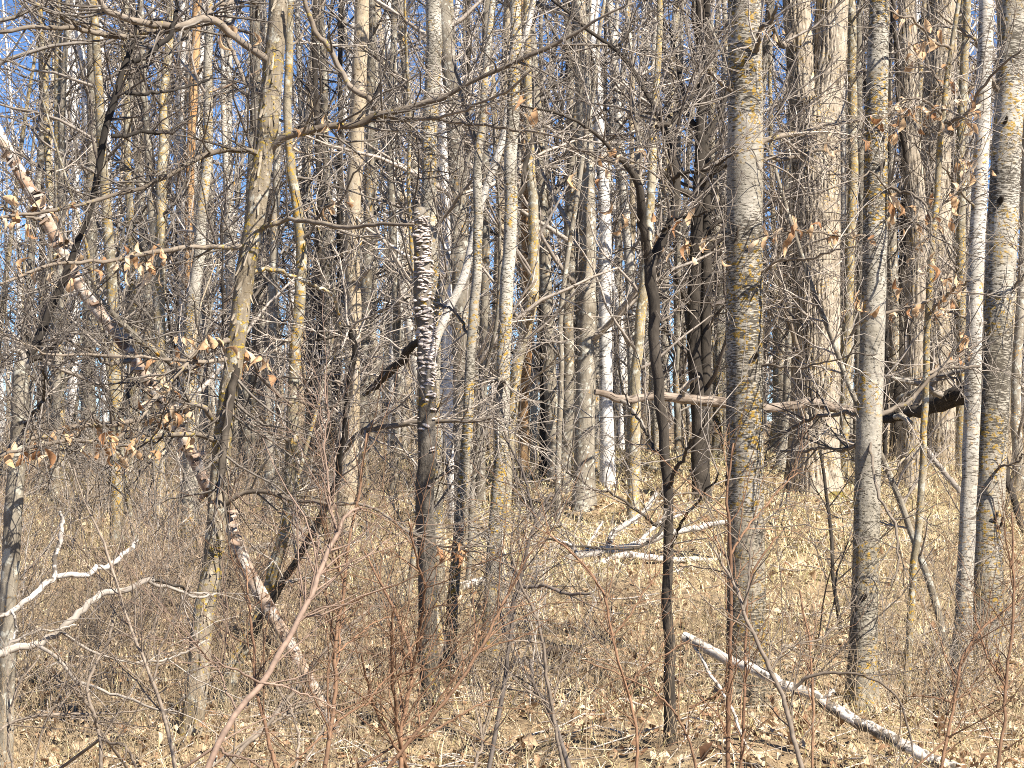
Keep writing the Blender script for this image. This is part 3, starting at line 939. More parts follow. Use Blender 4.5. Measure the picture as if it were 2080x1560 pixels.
# shaggy leaning trunk at the left, with loose bark strips
STRIP_ME = []
for k in range(5):
    w, l = rng.uniform(0.012, 0.026), rng.uniform(0.05, 0.12)
    rows = 5
    tv = []
    for r_ in range(rows):
        s = r_ / (rows - 1)
        ww = w * (0.35 + 0.65 * math.sin(math.pi * (0.2 + 0.75 * s))) * 0.5
        z = 0.016 * s ** 2.2 * (1 if k % 2 else 0.6)
        for q_ in (-1, 0, 1):
            tv.append((q_ * ww, -s * l, z - abs(q_) * 0.003 + rng.normal(0, 0.0012)))
    tq = []
    for r_ in range(rows - 1):
        a = r_ * 3
        tq += [(a, a + 3, a + 4, a + 1), (a + 1, a + 4, a + 5, a + 2)]
    top, bot = np.array(tv), np.array(tv) - np.array([0, 0, 0.003])
    nt = len(top)
    STRIP_ME.append(mesh_np('bark_strip', np.vstack([top, bot]), np.vstack([np.array(tq), np.array(tq)[:, ::-1] + nt]), M['strip']))
CURL_ME = []
for k in range(4):
    w, l = rng.uniform(0.02, 0.035), rng.uniform(0.03, 0.07)
    th = np.linspace(0, rng.uniform(2.0, 4.2), 6)
    cu = np.stack([0.012 * np.sin(th) * (1 + th * 0.2), np.zeros(6), 0.012 * (1 - np.cos(th)) * (1 + th * 0.1)], -1)
    V = np.concatenate([cu + np.array([0, -l / 2, 0]), cu + np.array([0, l / 2, 0])])
    q = np.array([[i, i + 1, i + 7, i + 6] for i in range(5)])
    CURL_ME.append(mesh_np('bark_curl', np.vstack([V, V - np.array([0, 0, .0015])]), np.vstack([q, q[:, ::-1] + 12]), M['peel']))


def cover(meshes, name, count, mat_off=0.9, t0=0.0, t1=1.0, front=True, sc_=(0.8, 1.5), flip=False):
    def f(t, C, R, base):
        for _ in range(count):
            s = random.uniform(t0, t1) * (len(C) - 2)
            i = int(s)
            p = C[i] + (C[i + 1] - C[i]) * (s - i)
            tan = Vector(C[i + 1] - C[i]).normalized()
            view = Vector((CAM - p)).normalized()
            out = (view + Vector((random.gauss(0.25, 0.75), random.gauss(0, 0.4), random.gauss(0, .2)))) if front else Vector(rng.normal(0, 1, 3))
            out = (out - tan * out.dot(tan)).normalized()
            side = tan.cross(out)
            m3 = Matrix((side, tan, out)).transposed()
            if flip:
                m3 = m3 @ Matrix.Rotation(math.pi / 2 + random.gauss(0, .3), 3, 'Z')
            else:
                m3 = m3 @ Matrix.Rotation(random.gauss(0, .18), 3, 'Z')
            o = link(bpy.data.objects.new(name, random.choice(meshes)))
            o.parent = t
            k = random.uniform(*sc_)
            loc = Vector(p - base) + out * float(R[i]) * mat_off
            o.matrix_local = Matrix.Translation(loc) @ m3.to_4x4() @ Matrix.Diagonal((k, k * random.uniform(.8, 1.4), k, 1))
    return f


hero('shaggy_tree', 'leaning tree with shaggy flaking bark and yellow lichen, long crooked branches', 'tree', 'shag',
     [(383, 1530, 43), (400, 1380, 42), (410, 1260, 40), (430, 1150, 38), (445, 1000, 37), (457, 900, 36), (470, 800, 36), (485, 700, 35), (496, 610, 35), (507, 520, 36), (522, 450, 37), (535, 350, 38), (546, 250, 40), (558, 140, 38), (566, 0, 36)],
     9.4, 9.5, n=20, step=0.03, up=3, jit=0.003, disp=lambda s, r: disp_oak(s, r, 0.02, 0.007, 0.1),
     branches=[([(546, 132, 15), (500, 95, 13), (450, 62, 13), (410, 42, 15), (385, 50, 15), (350, 57, 14), (300, 52, 13), (240, 35, 11), (215, 22, 10), (190, -20, 9)], -0.5),
               ([(350, 58, 11), (290, 65, 11), (230, 73, 10), (190, 58, 9), (150, 50, 9), (80, 55, 8), (0, 65, 7)], -0.6, 'loose'),
               ([(225, 72, 9), (170, 52, 8), (120, 32, 8), (80, 12, 7), (50, -10, 6)], -0.5, 'loose'),
               ([(410, 42, 9), (430, 12, 8), (470, 5, 7), (520, 10, 5)], 0.3, 'loose'),
               ([(528, 325, 14), (515, 316, 11), (480, 315, 10), (400, 333, 9), (330, 365, 8), (250, 400, 7), (150, 420, 7), (70, 430, 6), (0, 442, 5)], -0.8),
               ([(546, 308, 15), (575, 280, 14), (605, 265, 13), (660, 252, 12), (715, 250, 12), (745, 240, 14), (770, 228, 12), (840, 210, 11), (900, 195, 9), (950, 165, 8), (1020, 135, 8), (1090, 103, 9), (1150, 70, 7), (1210, 40, 5), (1290, 5, 4)], -0.6),
               ([(772, 228, 11), (745, 205, 10), (705, 165, 10), (665, 110, 9), (640, 70, 9), (622, 30, 8), (605, -30, 7)], -0.1, 'loose'),
               ([(745, 240, 8), (800, 238, 8), (870, 240, 7), (930, 225, 5), (1000, 195, 5), (1080, 140, 4)], -0.9, 'loose'),
               ([(870, 240, 6), (960, 248, 5), (1060, 260, 5), (1160, 280, 4), (1250, 330, 3)], -1.0, 'loose'),
               ([(530, 478, 12), (550, 460, 9), (580, 444, 8), (640, 455, 8), (700, 460, 7), (770, 458, 6), (840, 456, 5)], -0.6),
               ([(497, 498, 11), (470, 494, 9), (430, 496, 8), (380, 496, 8), (340, 507, 8), (260, 522, 7), (180, 528, 6), (95, 545, 6), (0, 577, 5)], -0.9),
               ([(545, 200, 9), (500, 160, 8), (480, 100, 7), (470, 60, 5), (490, 10, 4)], 0.3),
               ([(486, 690, 12), (450, 690, 9), (420, 705, 9), (380, 735, 8), (330, 790, 8), (290, 850, 6), (230, 900, 5)], -0.5),
               ([(478, 720, 16), (466, 780, 15), (456, 860, 14), (448, 950, 13), (440, 1000, 11)], -0.25, 'branch', 'dark'),
               ([(450, 865, 12), (420, 850, 10), (395, 832, 9), (360, 835, 9), (300, 850, 9), (230, 865, 9), (160, 870, 9), (110, 892, 8), (60, 905, 7), (0, 925, 6)], -0.9, 'branch'),
               ([(442, 900, 11), (415, 887, 9), (370, 882, 8), (320, 890, 8), (270, 908, 7), (200, 905, 7), (130, 902, 7), (60, 915, 6), (0, 928, 5)], -1.2, 'branch'),
               ([(55, 918, 7), (35, 880, 8), (50, 860, 7), (80, 820, 6), (92, 780, 5), (85, 750, 4)], -1.2, 'loose', 'dark'),
               ([(475, 730, 8), (420, 733, 7), (350, 728, 6), (280, 720, 5), (200, 715, 5), (100, 712, 4), (40, 690, 3)], -0.8),
               ([(500, 560, 8), (540, 545, 7), (590, 555, 6), (640, 575, 6), (665, 590, 5), (690, 640, 4)], 0.4, 'branch', 'lichen'),
               ([(485, 690, 8), (510, 740, 7), (545, 790, 7), (580, 815, 6), (640, 818, 5), (700, 818, 4)], 0.3),
               ([(440, 1040, 9), (480, 1010, 8), (540, 1003, 7), (600, 1015, 7), (680, 1020, 6), (760, 1035, 5), (840, 1085, 5), (900, 1110, 4), (1000, 1110, 3)], -0.5)],
     twigs=320, twig_len=(0.2, 0.65), extra=cover(STRIP_ME, 'bark_strip', 280, 0.97, 0.03, 0.8, sc_=(0.5, 1.1)),
     leaves=[(265, 515, 4), (290, 515, 4), (310, 512, 4), (340, 505, 3), (245, 530, 2), (230, 850, 4), (245, 852, 3), (215, 850, 2), (330, 800, 8), (345, 830, 8), (325, 840, 5), (352, 850, 5), (120, 410, 4), (20, 400, 5), (60, 420, 4), (150, 870, 3), (100, 890, 3), (300, 560, 3), (90, 545, 3), (270, 905, 8), (272, 920, 5), (200, 893, 6), (195, 905, 5), (185, 880, 4), (50, 905, 5), (35, 910, 4), (75, 905, 3), (400, 690, 7), (375, 680, 5), (410, 685, 5), (345, 700, 4), (490, 65, 4), (615, 265, 3), (670, 265, 3), (530, 710, 5), (540, 740, 3), (380, 870, 3), (135, 560, 3), (165, 535, 3), (240, 520, 3), (230, 885, 4), (20, 450, 2), (470, 690, 4), (925, 1098, 6), (940, 1090, 4)])

# leaning, peeling birch behind it
hero('peeling_birch_tree', 'leaning broken birch with pinkish peeling bark, crossing behind the shaggy tree', 'tree', 'peel',
     [(690, 1500, 20), (650, 1420, 22), (600, 1320, 24), (545, 1230, 27), (500, 1150, 28), (470, 1075, 26), (432, 1015, 24), (400, 945, 26), (372, 890, 27), (330, 820, 24), (280, 740, 24), (220, 660, 25), (170, 590, 26), (130, 520, 26), (100, 450, 25), (45, 355, 24), (0, 280, 22), (-40, 200, 20)],
     9.9, 10.6, n=16, step=0.04, up=0, jit=0.004, disp=lambda s, r: disp_smooth(s, 0.07, 0.05),
     branches=[([(270, 735, 9), (230, 742, 7), (190, 725, 5), (150, 700, 4)], -0.4), ([(300, 770, 8), (275, 780, 7), (255, 830, 5), (240, 850, 4)], -0.3, 'branch', 'dark'),
               ([(175, 570, 12), (215, 625, 11), (260, 680, 11), (310, 715, 11), (345, 740, 10), (390, 760, 8)], 0.5, 'branch', 'grey'), ([(100, 450, 6), (60, 440, 5), (30, 430, 4), (0, 420, 3)], -0.4)],
     twigs=40, extra=cover(CURL_ME, 'bark_curl', 60, 0.97, 0.3, 1.0, sc_=(0.7, 1.2), flip=True))

# black curved limb and the broken grey stub it grows from
hero('broken_stub_tree', 'broken grey trunk at the frame edge with a coal-black curved limb', 'tree', 'grey',
     [(12, 1400, 34), (20, 1200, 36), (30, 1040, 36), (38, 940, 34), (42, 850, 34), (44, 780, 32), (48, 735, 26)], 9.0, 9.0, n=16, step=0.04, up=0, disp=lambda s, r: disp_smooth(s, 0.06, 0.15),
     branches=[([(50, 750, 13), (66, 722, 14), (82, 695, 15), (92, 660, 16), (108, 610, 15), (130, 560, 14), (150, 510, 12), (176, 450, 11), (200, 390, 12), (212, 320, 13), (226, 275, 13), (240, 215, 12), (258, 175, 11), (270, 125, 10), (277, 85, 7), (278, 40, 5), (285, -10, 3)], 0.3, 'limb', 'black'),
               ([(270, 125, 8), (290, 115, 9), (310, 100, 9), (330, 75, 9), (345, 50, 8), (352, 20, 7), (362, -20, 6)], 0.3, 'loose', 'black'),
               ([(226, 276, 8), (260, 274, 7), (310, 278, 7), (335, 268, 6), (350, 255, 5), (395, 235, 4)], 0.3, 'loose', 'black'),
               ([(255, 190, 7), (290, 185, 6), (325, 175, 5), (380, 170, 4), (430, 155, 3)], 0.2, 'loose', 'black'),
               ([(65, 738, 9), (90, 715, 7), (120, 690, 6), (150, 680, 5)], 0.1, 'branch', 'dark'), ([(44, 760, 15), (38, 720, 10), (33, 695, 4)], -0.05, 'splinter', 'deadwood')],
     bmat='dark', tmat='twig_dark', twigs=40, twig_len=(0.15, 0.5))

# lichened pair whose stems meet low at the left
hero('lichened_tree', 'slender grey tree with orange lichen bands and a crooked dark second stem', 'tree', 'lichen',
     [(455, 1430, 30), (480, 1340, 28), (520, 1260, 26), (548, 1160, 25), (573, 1060, 25), (583, 950, 25), (588, 830, 25), (594, 720, 25), (601, 620, 24), (606, 500, 23), (600, 420, 21), (586, 330, 19), (580, 200, 17), (588, 80, 16), (590, 0, 15)], 10.6, 10.8, n=18, step=0.035, up=4,
     branches=[([(490, 1330, 16), (530, 1265, 14), (570, 1200, 13), (605, 1145, 12), (640, 1075, 12), (668, 1020, 11), (688, 965, 10), (690, 920, 10), (700, 880, 11), (704, 810, 11), (712, 760, 11), (722, 715, 10), (716, 690, 9), (703, 668, 9), (680, 690, 5), (640, 690, 4)], -0.5, 'stem', 'dark'),
               ([(600, 700, 9), (570, 700, 7), (545, 725, 6), (530, 760, 4)], -0.2), ([(590, 800, 6), (640, 760, 5), (690, 700, 4)], -0.2), ([(606, 500, 6), (640, 440, 5), (690, 400, 4), (740, 330, 3)], -0.3),
               ([(690, 925, 10), (730, 885, 9), (765, 872, 8), (830, 865, 8), (900, 852, 7), (980, 842, 6), (1020, 855, 5), (1060, 980, 4), (1080, 1060, 3)], -0.7, 'loose'),
               ([(585, 900, 6), (560, 880, 5), (520, 830, 4)], -0.3), ([(582, 250, 5), (560, 230, 4), (530, 180, 3)], 0.2), ([(585, 100, 5), (620, 60, 4), (660, 0, 3)], 0.2)],
     twigs=110, twig_len=(0.2, 0.6), leaves=[(680, 420, 4), (700, 405, 3)])

# the dead snag with shelves of pale fungus
FUNGUS_ME = []
for k in range(4):
    nth, nr = 9, 4
    V = []
    for i in range(nr):
        r = (i + 0.15) / (nr - 0.85)
        for j in range(nth):
            th = math.pi * j / (nth - 1)
            wob = 1 + 0.12 * math.sin(3 * th + k * 2)
            V.append((0.020 * r * math.cos(th) * wob, 0.014 * r * math.sin(th) * wob, 0.006 * (1 - r ** 2) + 0.0015 * math.sin(5 * th + k)))
    V = np.array(V)
    q = np.array([[i * nth + j, i * nth + j + 1, (i + 1) * nth + j + 1, (i + 1) * nth + j] for i in range(nr - 1) for j in range(nth - 1)])
    low = V.copy()
    low[:, 2] = -0.0035
    rim = np.array([[(nr - 1) * nth + j, (nr - 1) * nth + j + 1, (nr - 1) * nth + j + 1 + len(V), (nr - 1) * nth + j + len(V)] for j in range(nth - 1)])
    FUNGUS_ME.append(mesh_np('bracket_fungus', np.vstack([V, low]), np.vstack([q, q[:, ::-1] + len(V), rim]), M['fungus']))


def fungi(t, C, R, base):
    dcam = C - CAM
    v = 780 - F * (dcam @ upv) / (dcam @ fwd)
    for _ in range(345):
        y = random.choice([random.gauss(480, 30), random.gauss(560, 45), random.gauss(640, 40), random.gauss(700, 20), random.gauss(775, 40), random.uniform(440, 1000)])
        if y < 432 or y > 870 and random.random() < 0.6:
            continue
        i = int(np.argmin(np.abs(v - y)))
        az = random.gauss(0.45, 0.8) if y > 690 else random.gauss(0.2, 1.0)
        out = Vector((math.sin(az), -math.cos(az), 0))
        o = link(bpy.data.objects.new('bracket_fungus', random.choice(FUNGUS_ME)))
        o.parent = t
        m3 = Matrix((Vector((-out.y, out.x, 0)) * -1, out, Vector((0, 0, 1)))).transposed() @ Matrix.Rotation(random.gauss(-0.3, .3), 3, 'X') @ Matrix.Rotation(random.gauss(0, .25), 3, 'Y')
        k = 0.45 + 0.95 * random.betavariate(1.6, 2.6)
        p = Vector(C[i] - base) + out * float(R[i]) * 0.96 + Vector((0, 0, random.uniform(-.015, .015)))
        o.matrix_local = Matrix.Translation(p) @ m3.to_4x4() @ Matrix.Diagonal((k, k, k, 1))


hero('dead_snag', 'dark dead snag with tiers of pale bracket fungus, broken off at the top', 'tree', 'snag',
     [(882, 1520, 38), (872, 1350, 36), (866, 1180, 38), (861, 1020, 38), (862, 900, 37), (863, 800, 37), (862, 700, 37), (859, 600, 37), (855, 500, 36), (852, 440, 32), (853, 425, 22)], 10.2, 10.25, n=20, step=0.03, up=0, disp=lambda s, r: disp_smooth(s, 0.05, 0.15), extra=fungi,
     branches=[([(850, 690, 12), (820, 725, 15), (790, 755, 16), (760, 780, 13), (740, 800, 10)], 0.6, 'branch', 'dark')], twigs=6)
hero('aspen_tree', 'slim grey aspen rising straight behind the fungus-covered snag', 'tree', 'aspen_speckled',
     [(882, 985, 34), (880, 800, 33), (880, 600, 32), (872, 430, 31), (872, 250, 31), (878, 100, 32), (880, 0, 31)], 15.5, 15.6, n=20, step=0.05, up=4,
     branches=[([(884, 470, 6), (930, 400, 5), (980, 330, 4)], -0.4), ([(866, 300, 6), (820, 240, 5), (780, 150, 4)], 0.5)], twigs=30, twig_len=(0.3, 0.9))
hero('tan_tree', 'straight tan trunk with smooth yellowish bark, left of the fungus-covered snag', 'tree', 'tan',
     [(706, 985, 38), (711, 900, 34), (717, 700, 31), (719, 540, 31), (723, 350, 31), (729, 180, 31), (735, 0, 29)], 19.5, n=20, step=0.06, up=5,
     branches=[([(730, 570, 9), (742, 550, 8), (757, 532, 6)], -0.2, 'branch', 'deadwood')], twigs=0)
hero('aspen_tree', 'speckled grey aspen, slimmer one of two right of the fungus-covered snag', 'tree', 'aspen_speckled',
     [(915, 1300, 24), (922, 1200, 22), (934, 1090, 21), (943, 960, 21), (955, 830, 21), (962, 690, 20), (970, 560, 20), (972, 430, 19), (972, 330, 18), (980, 250, 15)], 12.3, 12.5, n=18, step=0.04, up=2,
     branches=[([(975, 310, 9), (960, 260, 7), (940, 200, 6), (920, 120, 4)], 0.3), ([(960, 690, 6), (925, 640, 5), (880, 620, 4)], 0.3)], twigs=40, twig_len=(0.2, 0.8))
hero('aspen_tree', 'speckled grey aspen with a round knot, thicker one beside the slimmer speckled aspen', 'tree', 'aspen_speckled',
     [(1000, 1180, 31), (1006, 1060, 29), (1013, 950, 28), (1016, 850, 28), (1021, 740, 28), (1025, 640, 28), (1029, 530, 27), (1033, 420, 27), (1036, 300, 26), (1043, 150, 25), (1047, 0, 23)], 13.0, 13.2, n=20, step=0.04, up=4,
     branches=[([(1024, 770, 13), (1018, 768, 12), (1014, 770, 8)], -0.12, 'knot', 'grey'), ([(1036, 420, 10), (1060, 380, 9), (1078, 300, 8), (1090, 230, 6)], 0.4, 'branch', 'dark'),
               ([(1018, 770, 6), (980, 790, 4), (950, 830, 3)], -0.3)], twigs=40, twig_len=(0.2, 0.8))
hero('birch_tree', 'whitish birch stem leaning steeply between the snag and the speckled aspens', 'tree', 'aspen_pale',
     [(868, 1000, 18), (866, 850, 18), (870, 745, 18), (884, 685, 17), (905, 630, 17), (935, 565, 17), (960, 480, 16), (978, 400, 15), (1000, 340, 15), (1022, 270, 15), (1035, 190, 13), (1065, 80, 12), (1085, 0, 10)], 15.0, 15.4, n=14, step=0.06, up=2, twigs=12)
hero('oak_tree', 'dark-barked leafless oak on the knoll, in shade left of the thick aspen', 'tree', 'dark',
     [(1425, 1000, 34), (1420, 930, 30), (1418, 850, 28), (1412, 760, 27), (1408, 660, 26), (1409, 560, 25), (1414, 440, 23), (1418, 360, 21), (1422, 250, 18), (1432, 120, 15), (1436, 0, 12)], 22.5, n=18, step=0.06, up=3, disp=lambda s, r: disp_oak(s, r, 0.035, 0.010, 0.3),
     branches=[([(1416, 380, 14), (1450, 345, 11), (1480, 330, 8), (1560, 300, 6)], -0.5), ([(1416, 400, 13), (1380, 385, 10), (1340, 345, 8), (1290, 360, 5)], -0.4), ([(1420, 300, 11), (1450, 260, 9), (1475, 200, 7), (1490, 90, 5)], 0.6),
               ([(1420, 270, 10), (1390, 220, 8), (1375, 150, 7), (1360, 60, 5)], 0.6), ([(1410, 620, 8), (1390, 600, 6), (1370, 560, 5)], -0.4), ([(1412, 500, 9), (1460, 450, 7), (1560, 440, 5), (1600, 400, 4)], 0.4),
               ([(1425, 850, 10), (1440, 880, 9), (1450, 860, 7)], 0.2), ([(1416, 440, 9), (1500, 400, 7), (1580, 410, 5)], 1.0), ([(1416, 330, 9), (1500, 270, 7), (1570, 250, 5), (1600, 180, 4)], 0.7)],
     bmat='dark', tmat='twig_dark', twigs=150, twig_len=(0.5, 1.6), twr=0.005, leaves=[(1405, 495, 6), (1425, 500, 5), (1395, 470, 3)], leaf_s=1.5, leaf_spread=0.1)

